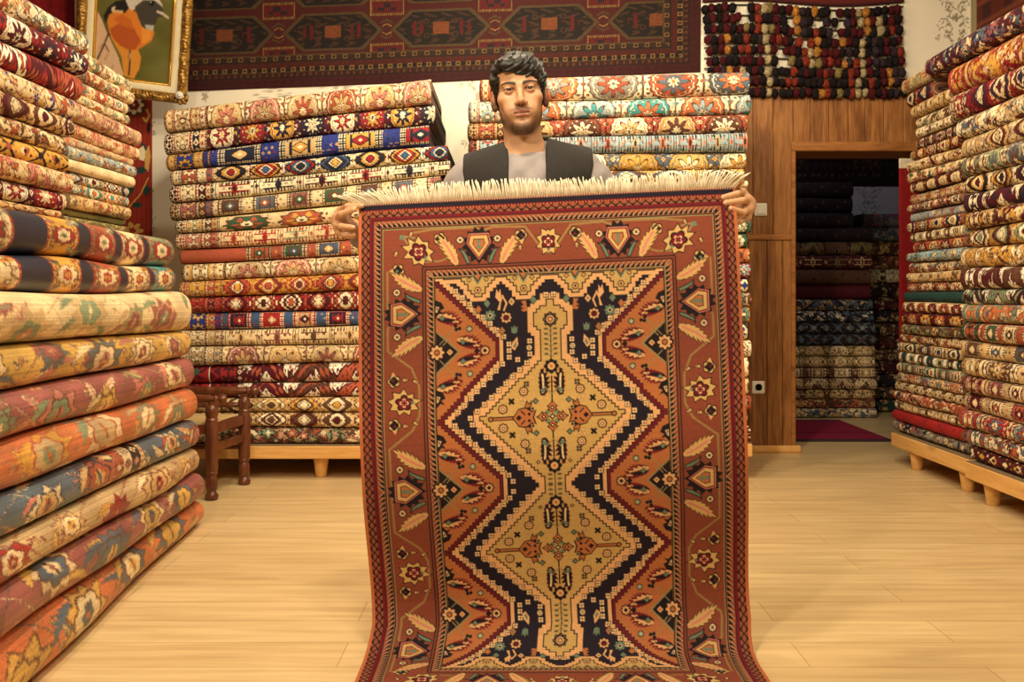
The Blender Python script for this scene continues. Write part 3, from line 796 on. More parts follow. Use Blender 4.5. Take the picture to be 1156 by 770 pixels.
def paint_big(L, arc, nu, nv, field, pal, seed, bands=(), dens=1.0):
    """large loose oriental flowers on a lustrous ground, for the big rugs lying on the floor"""
    rg = random.Random(seed)
    ST = 2.3
    w, h = L * 1000 / ST, arc * 1000
    bands = [(a / ST, b / ST, c_, d) for (a, b, c_, d) in bands]
    c = Cv(w, h, w / nu, C[field])
    c.nx, c.ny = nu, nv; c.x = np.linspace(0, w, nu); c.y = np.linspace(0, h, nv); c.a = np.empty((nv, nu, 3), np.float32); c.a[:] = C[field]
    dark = C[pal[0]]; cols = [C[p] for p in pal[1:]]
    fd = C[field]
    mixf = lambda q, k=.25: q * (1 - k) + fd * k
    ph = rg.uniform(0, 6)
    for off in range(3):
        pts = [(x, h * (.5 + .40 * sin(x / (70. + 22 * off) + ph + off * 2.4))) for x in np.arange(0, w, 9)]
        c.at(); c.line(pts, 3.6, mixf(dark, .2)); c.line(pts, 1.8, cols[(off + 1) % len(cols)])
    x = rg.uniform(10, 50)
    k = rg.randrange(3)
    while x < w:
        kind = k % 3
        y = h * (.5 + rg.uniform(-.2, .2))
        pk = lambda: cols[rg.randrange(len(cols))]
        if kind == 0:
            R = h * rg.uniform(.20, .34); a1, a2, a3 = pk(), pk(), pk(); asp = rg.uniform(.75, 1.05); ro = rg.uniform(-.6, .6)
            c.at(x, y, ro); f1 = flame(rg.choice([8, 9, 11]), R, rg, asp)
            c.poly(f1 * 1.1, mixf(dark, .15)); c.poly(f1, mixf(a1, .1)); c.poly(lobed(6, R * .62, .25, 1.3), mixf(dark, .1)); c.poly(lobed(6, R * .54, .25, 1.3), a2)
            c.poly(flame(6, R * .34, rg, .8), a3); c.line([(0, -R * .35), (0, R * .35)], R * .08, dark); c.disc(0, 0, R * .1, fd)
            for sgn in (-1, 1):
                leaf(c.at(x + sgn * R * .5, y + sgn * R * .7, ro + sgn * 2.0, 1, sgn), R * 1.1, R * .42, pk(), mixf(dark, .2), None, .35, 5)
            x += R * 1.0
        elif kind == 1:
            for q in range(4):
                xx = x + rg.uniform(-6, 46); yy_ = h * rg.uniform(.08, .92)
                for d in range(rg.choice([3, 4])):
                    c.at(xx, yy_, d * pi / 2 + .4); c.disc(8.5, 0, 5.2, mixf(dark, .1), 4.2, 8); c.disc(8.5, 0, 3.4, pk(), 2.6, 8)
                c.at(xx, yy_); c.disc(0, 0, 3.2, pk())
            x += 46
        else:
            for q in range(3):
                leaf(c.at(x + q * 16, h * rg.uniform(.15, .9), rg.uniform(-2.6, 2.6), 1, rg.choice([1, -1])), h * rg.uniform(.22, .42), h * rg.uniform(.08, .16), pk(), mixf(dark, .2), pk(), .35, rg.choice([4, 5, 6]))
            c.at(x + 20, h * rg.uniform(.2, .8), rg.uniform(0, 3)); p = [(16 * (1 - q / 14.) * cos(q * .55), 16 * (1 - q / 14.) * sin(q * .55)) for q in range(13)]; c.line(p, 3.0, pk())
            x += 44
        x += rg.uniform(2, 18); k += 1
    for (x0, x1, bg, kind) in bands:
        c.at(); c.rect(x0, -1, x1, h + 1, C[bg])
        n = max(2, int(round(h / (x1 - x0 + 1) * .9)))
        for q in range(n + 1):
            yy = h * q / n + h / n * .5
            if kind == 'dots': rosette(c.at((x0 + x1) / 2, yy), (x1 - x0) * .34, cols[q % len(cols)], cols[(q + 1) % len(cols)], dark, 4)
            elif kind == 'flower':
                wd = x1 - x0; R = min(wd, h) * .34
                c.at((x0 + x1) / 2, h * .5, pi / 2); f1 = flame(10, R, rg, .85); c.poly(f1 * 1.12, dark); c.poly(f1, cols[0]); c.poly(lobed(6, R * .62, .25), C['ivory']); c.poly(lobed(6, R * .52, .3), cols[1]); c.poly(flame(5, R * .3, rg, .8), cols[2]); c.disc(0, 0, R * .1, dark)
                for sx in (-1, 1):
                    for sy in (-1, 1):
                        leaf(c.at((x0 + x1) / 2 + sx * wd * .20, h * (.5 + sy * .16), sx * (1.2 if sy < 0 else 2.0), 1, sx * sy), h * .34, h * .13, cols[(2 if sx > 0 else 3) % len(cols)], dark, cols[1], .35, 5)
                        rosette(c.at((x0 + x1) / 2 + sx * wd * .32, h * (.5 + sy * .40)), 9, cols[1], C['ivory'], dark, 5)
                for sx in (.16, .84): c.at(); c.line([(x0 + wd * sx, -2), (x0 + wd * sx, h + 2)], 2.5, dark)
                for q in range(int(h / 9)):
                    for sx in (.12, .88): c.at(x0 + wd * sx, q * 9 + 4); c.dia(0, 0, 3.2, 3.2, cols[q % 3])
    a = np.transpose(c.a, (1, 0, 2)).copy()
    g = np.random.default_rng(seed)
    ii, jj = np.meshgrid(np.arange(nu), np.arange(nv), indexing='ij')
    a = sum(a[np.clip(ii + np.rint(g.normal(0, 1.0, ii.shape)).astype(int), 0, nu - 1), np.clip(jj + np.rint(g.normal(0, .6, ii.shape)).astype(int), 0, nv - 1)] for _ in range(2)) / 2
    a *= (1 + g.normal(0, .045, (nu, nv)))[..., None] * (1 + g.normal(0, .05, nv))[None, :, None] * (1 + .06 * np.sin(np.linspace(0, 40, nu) + seed))[:, None, None]
    return np.clip(a, 0, 1)


ORD = ('topmost second third fourth fifth sixth seventh eighth ninth tenth eleventh twelfth thirteenth fourteenth fifteenth sixteenth seventeenth '
       'eighteenth nineteenth twentieth twenty-first twenty-second twenty-third twenty-fourth twenty-fifth twenty-sixth twenty-seventh twenty-eighth '
       'twenty-ninth thirtieth thirty-first thirty-second thirty-third thirty-fourth thirty-fifth thirty-sixth').split()


def roll_noise(seed, amp):
    r = np.random.default_rng(seed)
    a = r.normal(0, 1, 3); f = r.uniform(1.5, 6.5, 3); p = r.uniform(0, 6.28, 3)
    return lambda u: amp * sum(a[i] * np.sin(f[i] * u + p[i]) for i in range(3)) / 1.7


def folded_rug(label, origin, eu, en, L, zt, zb, depth, img_fn, step, group, mat='rug', layers=4, bulge=0.5, nz_t=None, nz_b=None, seed=0, edge='sand'):
    """a carpet folded over and over: rounded fold towards en, length along eu from origin, top zt=(z0,z1), bottom zb"""
    eu = np.array(eu, float); en = np.array(en, float); O = np.array(origin, float)
    nu = max(24, int(L / step))
    u = np.linspace(0, L, nu)
    zT = zt[0] + (zt[1] - zt[0]) * u / L + (nz_t(u) if nz_t else 0) - 0.0012
    zB = zb[0] + (zb[1] - zb[0]) * u / L + (nz_b(u) if nz_b else 0) + 0.0012
    hm = float(np.mean(zT - zB))
    a = hm * bulge
    arc = 1.15 * hm + 2 * a * .45 + 0.06
    nv = max(14, int(arc / step))
    # profile: back, top, arc, bottom
    narc = max(10, int(nv * .8)); ntop = max(3, (nv - narc) // 2)
    ph = np.linspace(pi / 2, -pi / 2, narc)
    pn = np.concatenate([np.linspace(-a - .06, -a - .004, ntop), -a + a * np.abs(np.cos(ph)) ** .82, np.linspace(-a - .004, -a - .06, ntop)])
    pz = np.concatenate([np.ones(ntop), np.sign(np.sin(ph)) * np.abs(np.sin(ph)) ** .9, -np.ones(ntop)])
    nvis = len(pn)
    pn = np.concatenate([[-depth], pn, [-depth]]); pz = np.concatenate([[1], pz, [-1]])
    npf = len(pn)
    wob = roll_noise(seed + 71, 0.006)(u)
    zm = (zT + zB) / 2; hh = (zT - zB) / 2
    n_ = pn[None, :] + wob[:, None]
    z_ = zm[:, None] + hh[:, None] * pz[None, :]
    P = O[None, None, :] + u[:, None, None] * eu + n_[..., None] * en
    P[..., 2] = z_
    img = img_fn(L, arc, nu, nvis)
    colr = np.empty((nu, npf, 3), np.float32)
    colr[:, 1:-1] = img; colr[:, 0] = img[:, 0]; colr[:, -1] = img[:, -1]
    V = [P.reshape(-1, 3)]; Cc = [colr.reshape(-1, 3)]
    quads = [grid_quads(nu, npf, 0, True)]
    base = nu * npf
    ec = C[edge]
    ng = []
    # ends: the folded layers show as alternating rings
    for s_, row in ((-1, 0), (1, nu - 1)):
        prev = np.arange(npf) + row * npf
        zc, hc = zm[row], hh[row]
        nc = -depth * .5
        rings = layers
        for k in range(1, rings * 2):
            f = k / (rings * 2.0)
            ins = f * hc * 2 * .46
            sz = 1 - ins / hc; 
            pnk = nc + (pn - nc) * (1 - ins / (depth * .5)) + wob[row]
            pt = O[None, :] + u[row] * eu + pnk[:, None] * en + s_ * eu * (0.008 if k > 1 else .004) * (1 if k % 2 else .6)
            pt[:, 2] = zc + hc * pz * sz
            V.append(pt)
            base_col = colr[row].mean(0) * .85 if k % 2 == 0 else ec * (.55 if k % 3 else .9)
            Cc.append(np.tile(base_col, (npf, 1)))
            cur = base + np.arange(npf); base += npf
            nxt = np.roll(np.arange(npf), -1)
            qd = np.stack([prev, cur, cur[nxt], prev[nxt]], 1)
            quads.append(qd if s_ > 0 else qd[:, ::-1])
            prev = cur
        ng.append(list(prev) if s_ > 0 else list(prev[::-1]))
    o = mesh_obj('folded_rug', np.concatenate(V), np.concatenate(quads), M[mat], col=np.concatenate(Cc), ngons=ng)
    tag(o, label, 'rug', group)
    return o

# ------------------------------------------------------------------ the room
XL, XR, YB, YR, ZC = -2.75, 2.95, 6.42, -1.6, 3.25
DOOR = (1.823, 2.68, 1.935)                       # opening: x0, x1, top
WOODX0, WOODX1, WOODTOP = 1.28, 2.72, 2.40
YBB, ZC2 = 9.2, 2.9                               # back room

b = MB(); b.box(XL - .1, XR + 1.1, YR - .1, YBB + .1, -0.06, 0.0)
tag(b.build('floor', M['floor']), kind='structure')
b = MB(); b.box(XL - .1, XR + .1, YR - .1, YB + .35, ZC, ZC + .08)
tag(b.build('ceiling', M['plaster']), kind='structure')
b = MB(); b.box(XL - .1, XL, YR, YB + .3, 0, ZC)
tag(b.build('wall_left', M['plaster']), kind='structure')
b = MB(); b.box(XR, XR + .1, YR, YB + .3, 0, ZC)
tag(b.build('wall_right', M['plaster']), kind='structure')
b = MB(); b.box(XL, XR, YR - .1, YR, 0, ZC)
tag(b.build('wall_rear', M['plaster']), kind='structure')
# back room shell
b = MB(); b.box(0.2, 0.3, YB + .33, YBB, 0, ZC2); b.box(3.9, 4.0, YB + .33, YBB, 0, ZC2)
b.box(0.2, 4.0, YB + .33, YBB + .1, ZC2, ZC2 + .1); b.box(XR, 4.0, YB + .25, YB + .33, 0, ZC2)
tag(b.build('wall_back_room', M['darkwall']), kind='structure')


def _damask_tile():
    c = Cv(420, 620, 4, (0, 0, 0))
    w1 = (1, 1, 1)
    def spiral(x, y, r0, turns, rot, mir):
        c.at(x, y, rot, 1, mir)
        p = [(r0 * (1 - k / 26.) * cos(k * turns * 2 * pi / 24), r0 * (1 - k / 26.) * sin(k * turns * 2 * pi / 24)) for k in range(25)]
        c.line(p, 5, w1); c.disc(p[-1][0], p[-1][1], 7, w1)
        for k in range(2, 16, 3):
            q = p[k]; c.poly([(q[0], q[1]), (q[0] * 1.5 + 5, q[1] * 1.45), (q[0] * 1.28, q[1] * 1.6 + 4)], w1)
    for m in (1, -1):
        for (x, y, r, t_, ro) in ((44, 230, 34, 1.3, 2.2), (78, 330, 40, 1.4, .4), (48, 420, 30, 1.2, 3.4), (92, 180, 28, 1.2, 1.2), (30, 130, 22, 1.1, 2.8), (104, 420, 20, 1.1, .2)):
            spiral(210 + m * x, y, r, t_, ro if m > 0 else pi - ro + pi * 0, m) if m > 0 else spiral(210 - x, y, r, t_, -ro, -1)
        c.at(210, 310, 0, 1, m); c.line([(4, 190), (40, 120), (18, 60), (52, 0), (16, -70), (46, -130), (4, -190)], 5, w1)
        for q in range(7): leaf(c.at(210 + m * (14 + 9 * (q % 3)), 160 + q * 50, m * (1.1 - .12 * q)), 44, 16, w1, w1, None, .3 * m, 3)
    c.at(210, 110); c.poly(lobed(7, 30, .5, 1.3), w1); c.disc(0, 0, 8, (0, 0, 0)); c.at(210, 300); c.poly(lobed(5, 20, .5, 1.6), w1); c.at(210, 500); c.poly(lobed(5, 22, .5, 1.8), w1)
    return c.a[..., 0] > .5
_DT = _damask_tile()


def damask(x, z, px=0.44, pz=0.62):
    """cream paper with a grey scrolling ornament (x, z in metres)"""
    row = np.floor(x / px)
    zz = (z + (row % 2) * pz / 2) % pz
    xx = x % px
    i = np.clip((xx / px * _DT.shape[1]).astype(int), 0, _DT.shape[1] - 1); j = np.clip(((1 - zz / pz) * _DT.shape[0]).astype(int), 0, _DT.shape[0] - 1)
    return _DT[j, i]


def paper_wall(name, xs, zs, y, paper, ink, thick=.1):
    X, Z = np.meshgrid(xs, zs, indexing='ij')
    m = damask(X, Z)
    col = np.empty(X.shape + (3,)); col[:] = paper; col[m] = ink
    n = len(xs) * len(zs)
    V = np.stack([X, np.full_like(X, y), Z], -1).reshape(-1, 3)
    bx = [(xs[0], y + thick, zs[0]), (xs[-1], y + thick, zs[0]), (xs[-1], y + thick, zs[-1]), (xs[0], y + thick, zs[-1])]
    V = np.concatenate([V, bx])
    colr = np.concatenate([col.reshape(-1, 3), np.tile(paper, (4, 1))])
    nz = len(zs)
    ng = [[n, n + 1, n + 2, n + 3],
          list(range(nz)) + [n + 3, n], [n + 1, n + 2] + list(range(n - 1, n - nz - 1, -1)),
          list(range(0, n, nz)) + [n + 1, n], list(range(nz - 1, n, nz)) + [n + 2, n + 3]]
    o = mesh_obj(name, V, grid_quads(len(xs), nz), M['paper'], col=colr, smooth=False, ngons=ng)
    return tag(o, kind='structure')


fine = lambda a, c, s: np.linspace(a, c, int((c - a) / s) + 1)
paper_wall('wall_back', np.concatenate([[XL], fine(-2.7, -1.75, .007), fine(-1.74, -.56, .03), fine(-.55, -.1, .007), [WOODX0 + .02]]), np.concatenate([[0, .9], fine(1.0, 2.6, .007), [ZC]]), YB, rgb(240, 230, 212), rgb(176, 164, 144))
paper_wall('wall_back_upper', fine(WOODX0 + .02, XR, .008), fine(WOODTOP - .05, ZC, .008), YB, rgb(232, 222, 204), rgb(146, 134, 112))
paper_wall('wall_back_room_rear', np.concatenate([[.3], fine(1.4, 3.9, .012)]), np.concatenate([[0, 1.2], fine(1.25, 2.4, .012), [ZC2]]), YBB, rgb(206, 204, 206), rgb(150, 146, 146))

# varnished board wall round the doorway
b = MB()
def boards(x0, x1, z0, z1, widths, y0=YB - .02, y1=YB + .33):
    x = x0; k = 0
    while x < x1 - .01:
        w = min(widths[k % len(widths)], x1 - x)
        if x1 - x - w < .03: w = x1 - x
        b.box(x + .001, x + w - .001, y0, y0 + .024, z0, z1, .004); x += w; k += 1
    b.box(x0, x1, y0 + .02, y1, z0, z1)
boards(WOODX0, DOOR[0] - .015, 0.0, 1.365, (.10, .14, .12))
boards(WOODX0, DOOR[0] - .015, 1.40, WOODTOP, (.15, .12, .13))
boards(DOOR[0] - .015, DOOR[1], DOOR[2] + .055, WOODTOP, (.11, .12, .125))
boards(DOOR[1], XR, 0, WOODTOP, (.13,))
tag(b.build('wall_back_boards', M['panel']), kind='structure')
b = MB()
b.box(WOODX0, DOOR[0] - .015, YB - .032, YB + .01, 1.362, 1.402, .008)
tag(b.build('trim_1', M['panel_x']), kind='structure')
b = MB()
b.box(DOOR[0] - .03, DOOR[0], YB - .03, YB + .335, 0, DOOR[2] + .06, .005)
b.box(DOOR[0] - .03, DOOR[1], YB - .035, YB + .335, DOOR[2], DOOR[2] + .06, .005)
b.box(DOOR[1] - .02, DOOR[1] + .03, YB - .03, YB + .335, 0, DOOR[2], .005)
tag(b.build('door_1', M['panel_x']), kind='structure')
b = MB(); b.box(WOODX0, DOOR[0] + .03, YB - .05, YB - .015, 0, .045, .008)
tag(b.build('baseboard_back', M['pine']), kind='structure')

# ------------------------------------------------------------------ hung textiles on the back wall
def hung(name, label, cat, x0, x1, z0, z1, y, img, mat, tilt=0.0, thick=.012, wave=.006, group=None):
    nu, nv = img.shape[:2]
    u = np.linspace(0, 1, nu); v = np.linspace(0, 1, nv)
    U, V_ = np.meshgrid(u, v, indexing='ij')
    X = x0 + (x1 - x0) * U; Z = z0 + (z1 - z0) * V_ + (X - (x0 + x1) / 2) * tilt
    Y = y - wave - wave * np.sin(X * 9 + .5) * np.sin(Z * 3 + 1)
    P = np.stack([X, Y, Z], -1).reshape(-1, 3)
    Q = P.copy(); Q[:, 1] = y + thick * .3
    n = len(P)
    qf = grid_quads(nu, nv)
    edge = list(range(0, nv)) + list(range(2 * nv - 1, nu * nv, nv)) + list(range(nu * nv - 2, (nu - 1) * nv - 1, -1)) + list(range((nu - 2) * nv, 0, -nv))
    e = np.array(edge); e2 = np.roll(e, -1)
    qe = np.stack([e, e2, e2 + n, e + n], 1)
    o = mesh_obj(name, np.concatenate([P, Q]), np.concatenate([qf, qe]), mat, col=np.tile(img.reshape(-1, 3), (2, 1)))
    return tag(o, label, cat, group)


def paint_wall_carpet():
    W, H = 3300, 950
    c = Cv(W, H, 6.0, rgb(96, 22, 22))
    X, Y = np.meshgrid(c.x, c.y)
    A = c.a
    dark, brown, red, khaki, yel, org = rgb(34, 22, 18), rgb(86, 52, 32), rgb(120, 22, 24), rgb(106, 78, 46), rgb(186, 140, 74), rgb(160, 82, 40)
    # field: elongated hexagons
    px, py = 690., 330.
    yb = H - 245
    for r in range(-1, 3):
        for k in range(-1, 6):
            cx = 260 + k * px; cy = yb - 165 - r * py + 4
            d = np.maximum(np.abs(Y - cy) / 140., (np.abs(X - cx) + np.abs(Y - cy) * .9) / 320.)
            f = (Y < yb)
            A[f & (d < 1)] = khaki; A[f & (d < .90)] = dark
            inn = f & (d < .86)
            A[inn & (np.sin(X / 17. + np.sin(Y / 13.) * 2) * np.sin(Y / 15.) > .35)] = brown
            A[inn & (np.hypot((np.abs(X - cx) - 150) / 40, (Y - cy) / 60) < 1) & (np.sin(X / 8.) > 0)] = red
            A[f & (np.maximum(np.abs(X - cx) * .9, np.abs(Y - cy)) < 46)] = org
            A[f & (np.abs(np.hypot(np.abs(X - cx) - 92, np.abs(Y - cy) - 52) - 16) < 5)] = brown
        # red panels between
    for r in range(-1, 3):
        for k in range(-1, 6):
            cx = 260 + k * px + px / 2; cy = yb - r * py
            f = Y < yb
            a, b_ = np.abs(X - cx), np.abs(Y - cy)
            A[f & (np.maximum(a / 110, b_ / 62) < 1) & ((X % 14) < 8)] = yel
            A[f & (np.maximum(a / 96, b_ / 44) < 1)] = red
            A[f & (np.maximum(a / 60, b_ / 30) < 1) & (np.sin(X / 14.) * np.sin(Y / 12.) > 0)] = rgb(44, 24, 40)
            A[f & (np.abs(np.abs(Y - cy) - 95 - (a * .6)) < 7) & (a < 40)] = khaki
            A[f & (np.abs(np.abs(Y - cy) - 125 - (a * .6)) < 5) & (a < 30)] = yel
    # bottom border, mirrored on the right end
    bd = np.minimum(Y * 0 + (H - Y), W - X)
    al = np.where((H - Y) < (W - X), X, Y)
    def band(d0, d1, col): A[(bd >= d0) & (bd < d1)] = col
    band(0, 70, rgb(86, 18, 20)); band(70, 80, dark); band(80, 112, rgb(70, 20, 20)); band(112, 120, khaki); band(120, 150, dark); band(150, 158, red)
    band(158, 192, rgb(84, 34, 22)); band(192, 200, dark); band(200, 236, rgb(64, 36, 22)); band(236, 246, khaki)
    A[(bd >= 122) & (bd < 148) & ((al % 62) < 30)] = yel; A[(bd >= 127) & (bd < 143) & ((al % 62) > 6) & ((al % 62) < 24)] = rgb(70, 30, 22)
    A[(bd >= 204) & (bd < 232) & (((al + 20) % 74) < 30)] = rgb(170, 122, 66); A[(bd >= 210) & (bd < 226) & (((al + 14) % 74) < 18)] = dark
    A[(bd >= 162) & (bd < 188) & ((al % 22) < 9)] = red; A[(bd >= 84) & (bd < 108) & ((al % 40) < 14)] = rgb(120, 70, 40)
    A[(bd >= 10) & (bd < 60) & (np.sin(al / 9.) > .2) & (np.sin(bd / 6.) > 0)] = rgb(64, 14, 18)
    g = np.random.default_rng(3)
    A = A * (1 + g.normal(0, .08, A.shape[:2]))[..., None] * .62
    return np.clip(np.transpose(A[::-1], (1, 0, 2)), 0, 1)


hung('wall_carpet', 'dark red carpet of brown hexagon medallions hung across the top of the back wall', 'carpet', -2.11, 1.215, 2.385, 3.2, YB - .004, paint_wall_carpet(), M['rug'], tilt=.037)


def paint_suzani():
    c = Cv(320, 1170, 4, rgb(150, 46, 32))
    X, Y = np.meshgrid(c.x, c.y)
    c.a[(np.sin(X / 5.) > .6)] *= .9
    rosette(c.at(205, 130), 70, C['ivory'], rgb(150, 40, 34), C['brown'], 8); rosette(c.at(205, 130), 32, rgb(150, 40, 34), C['ivory'], C['brown'], 6)
    c.at(); c.line([(285, 160), (300, 200), (282, 240), (262, 215)], 14, C['yellow']); c.poly([(296, 230), (312, 260), (300, 330), (284, 290)], C['black'])
    c.line([(200, 470), (190, 420), (225, 385), (270, 390), (285, 430)], 13, C['darkteal']); c.poly(np.array([(235, 420), (265, 400), (285, 450), (270, 500), (240, 490)]), C['ivory'])
    c.poly([(275, 450), (300, 390), (312, 470), (300, 570), (278, 560)], C['yellow'])
    c.at(245, 560); c.poly(lobed(5, 46, .3, .55), C['darkteal']); c.at(170, 690); c.poly(lobed(4, 40, .3, 1.2), C['darkteal']); c.at(285, 690); c.poly(lobed(4, 26, .3, 1.5), C['darkteal'])
    c.at(); c.line([(150, 900), (180, 800), (250, 720), (300, 610)], 9, C['gold']); c.at(230, 790); c.poly(lobed(5, 36, .35, .6), C['darkteal'])
    c.at(200, 960); c.poly(lobed(7, 74, .5, .8), C['yellow']); c.poly(lobed(5, 26, .4), rgb(150, 46, 32)); c.at(180, 1050); c.poly(lobed(6, 50, .5), C['yellow'])
    return np.clip(np.transpose(c.a[::-1], (1, 0, 2)), 0, 1)
hung('suzani_hanging', 'red embroidered hanging with yellow and green flowers below the bird picture', 'hanging', -2.64, -2.32, 1.22, 2.36, YB - .004, paint_suzani(), M['rug'], wave=.012)

# tasselled tent hanging: woven strip on top, rows of wool pompons
def pompon_hanging():
    x0, x1, zt, zb = 1.235, 2.515, 2.97, 2.285
    t = empty('pompon_hanging', ((x0 + x1) / 2, YB - .03, zb))
    tag(t, 'dark woollen pompon hanging with rows of tufts above the doorway boards', 'hanging')
    def child(o):
        o.parent = t; o.location = (-t.location[0], -t.location[1], -t.location[2]); return o
    nu, nv = 260, 24
    img = np.empty((nu, nv, 3)); img[:] = rgb(86, 24, 20)
    uu, vv = np.meshgrid(np.arange(nu), np.arange(nv), indexing='ij')
    img[(vv % 8 < 2)] = rgb(60, 16, 18); img[((uu % 16) < 7) & ((vv % 8) > 4)] = rgb(140, 70, 40)
    sag = lambda x: .018 * np.sin((x - x0) / (x1 - x0) * pi * 2 + .4)
    X, Zv = np.meshgrid(np.linspace(x0 - .01, x1, nu), np.linspace(0, 1, nv), indexing='ij')
    P = np.stack([X, np.full_like(X, YB - .03), 2.885 + sag(X) + Zv * .25], -1).reshape(-1, 3)
    Q = P.copy(); Q[:, 1] += .016
    n = len(P); e = np.array(list(range(0, nv)) + list(range(2 * nv - 1, nu * nv, nv)) + list(range(nu * nv - 2, (nu - 1) * nv - 1, -1)) + list(range((nu - 2) * nv, 0, -nv)))
    e2 = np.roll(e, -1)
    child(mesh_obj('woven_strip', np.concatenate([P, Q]), np.concatenate([grid_quads(nu, nv), np.stack([e, e2, e2 + n, e + n], 1)]), M['rug'], col=np.tile(img.reshape(-1, 3), (2, 1))))
    rg = random.Random(4); g = np.random.default_rng(4)
    # one pompon shape: a fuzzy ball of tufts
    def pompon_geo(R, col, centre, sd):
        th = np.linspace(0, pi, 9); ph = np.linspace(0, 2 * pi, 14, endpoint=False)
        T, Pp = np.meshgrid(th, ph, indexing='ij')
        r = R * (1 + np.random.default_rng(sd).normal(0, .13, T.shape))
        r[0] = r[0].mean(); r[-1] = r[-1].mean()
        z = r * np.cos(T) * 1.1; z = np.where(z < 0, z * 1.2, z)
        V = np.stack([centre[0] + r * np.sin(T) * np.cos(Pp), centre[1] + r * np.sin(T) * np.sin(Pp) * .9, centre[2] + z], -1).reshape(-1, 3)
        return V, grid_quads(9, 14, 0, True), np.tile(col, (len(V), 1)) * (1 + np.random.default_rng(sd + 1).normal(0, .12, (len(V), 1)))
    cols = dict(k=rgb(28, 22, 24), m=rgb(66, 20, 25), o=rgb(112, 42, 30), g=rgb(150, 100, 44), i=rgb(150, 134, 102), s=rgb(112, 98, 60), n=rgb(46, 36, 44))
    seq = 'kmknomkmkikmkosmkgkmokmnkmkikmsokmgk'
    rows = 9; items = []
    rowz = lambda r: 2.838 - r * .0662
    for r in range(rows):
        n = 31
        for k in range(n):
            x = x0 + .015 + (x1 - x0 - .03) * (k + .3) / (n - .4) + rg.uniform(-.007, .007) + .005 * (r - 4)
            if (r, k) in ((0, 5), (0, 6), (1, 6), (4, 11), (5, 12), (5, 11), (3, 15), (1, 17)) or (r < 4 and rg.random() < .04): continue
            ch = seq[(k * 5 + r // 3) % len(seq)] if rg.random() > .2 else rg.choice('kmkmnok')
            if k in (9 , 24): ch = 'i' if rg.random() < .8 else ch
            if k in (3, 17): ch = 'g' if rg.random() < .7 else ch
            items.append((x, rowz(r) + sag(x) * (1 - r / 10) + rg.uniform(-.007, .007), ch))
    rowcords = []
    for r in range(rows):
        b = MB(); z = rowz(r) + .022
        b.tube([(x, YB - .018, z + sag(x) * (1 - r / 10)) for x in np.linspace(x0, x1, 30)], .005, 6)
        child(b.build('cord', M['leather']))
    big = [[], [], []]; nb = 0
    for q, (x, z, ch) in enumerate(items):
        V, F, Cl = pompon_geo(rg.uniform(.0225, .028), cols[ch], (x, YB - .045, z), q * 7)
        if q < 100:
            child(mesh_obj('pompon', V, F, M['pompon'], col=Cl))
        else:
            big[0].append(V); big[1].append(F + nb); big[2].append(Cl); nb += len(V)
    o = child(mesh_obj('pompon_rows', np.concatenate(big[0]), np.concatenate(big[1]), M['pompon'], col=np.concatenate(big[2])))
    o['kind'] = 'stuff'
pompon_hanging()

# red flatweave with a pale end hanging beside the doorway
img = np.empty((24, 200, 3)); img[:] = rgb(122, 20, 25); img[:, 192:] = rgb(206, 190, 166); img *= (1 + np.random.default_rng(1).normal(0, .04, img.shape[:2]))[..., None]
hung('red_hanging', 'plain red flatweave with a pale fringed end hanging beside the dark doorway', 'hanging', 2.478, 2.72, .25, 1.885, YB - .045, img, M['redrug'], wave=.008)

# dark carpets on the side walls
def side_hanging(name, label, x, y0, y1, z0, z1, sgn, mat, folds, amp, col=None, cat='curtain'):
    nu, nv = 160, 30
    Y, Z = np.meshgrid(np.linspace(y0, y1, nu), np.linspace(z0, z1, nv), indexing='ij')
    Xc = x + sgn * (amp + .01 + amp * np.sin((Y - y0) * folds) * (1 - .2 * (Z - z0)))
    P = np.stack([Xc, Y, Z], -1).reshape(-1, 3); Q = P.copy(); Q[:, 0] = x + sgn * .004
    n = len(P); e = np.array(list(range(0, nv)) + list(range(2 * nv - 1, nu * nv, nv)) + list(range(nu * nv - 2, (nu - 1) * nv - 1, -1)) + list(range((nu - 2) * nv, 0, -nv)))
    e2 = np.roll(e, -1)
    cl = None
    if col is not None:
        cl = np.empty((nu, nv, 3)); cl[:] = col[0]; cl[(np.arange(nu) % 20 < 8)] = col[1]; cl[:, ::5] = col[2]; cl[-6:] = rgb(150, 138, 104)
        cl = np.tile(cl.reshape(-1, 3), (2, 1))
    return tag(mesh_obj(name, np.concatenate([P, Q]), np.concatenate([grid_quads(nu, nv), np.stack([e, e2, e2 + n, e + n], 1)]), mat, col=cl), label, cat)
side_hanging('red_curtain', 'deep red curtain hanging behind the piled rugs, left of the bird picture', XL, 3.9, 6.15, 1.3, 3.15, 1, M['curtain'], 28, .035)
side_hanging('wall_kilim', 'dark brown-red carpet hung high on the wall above the doorway-side pile', XR, 4.3, 6.36, 2.45, 3.2, -1, M['rug'], 3, .008, (rgb(86, 30, 22), rgb(60, 20, 20), rgb(120, 60, 36)), 'carpet')

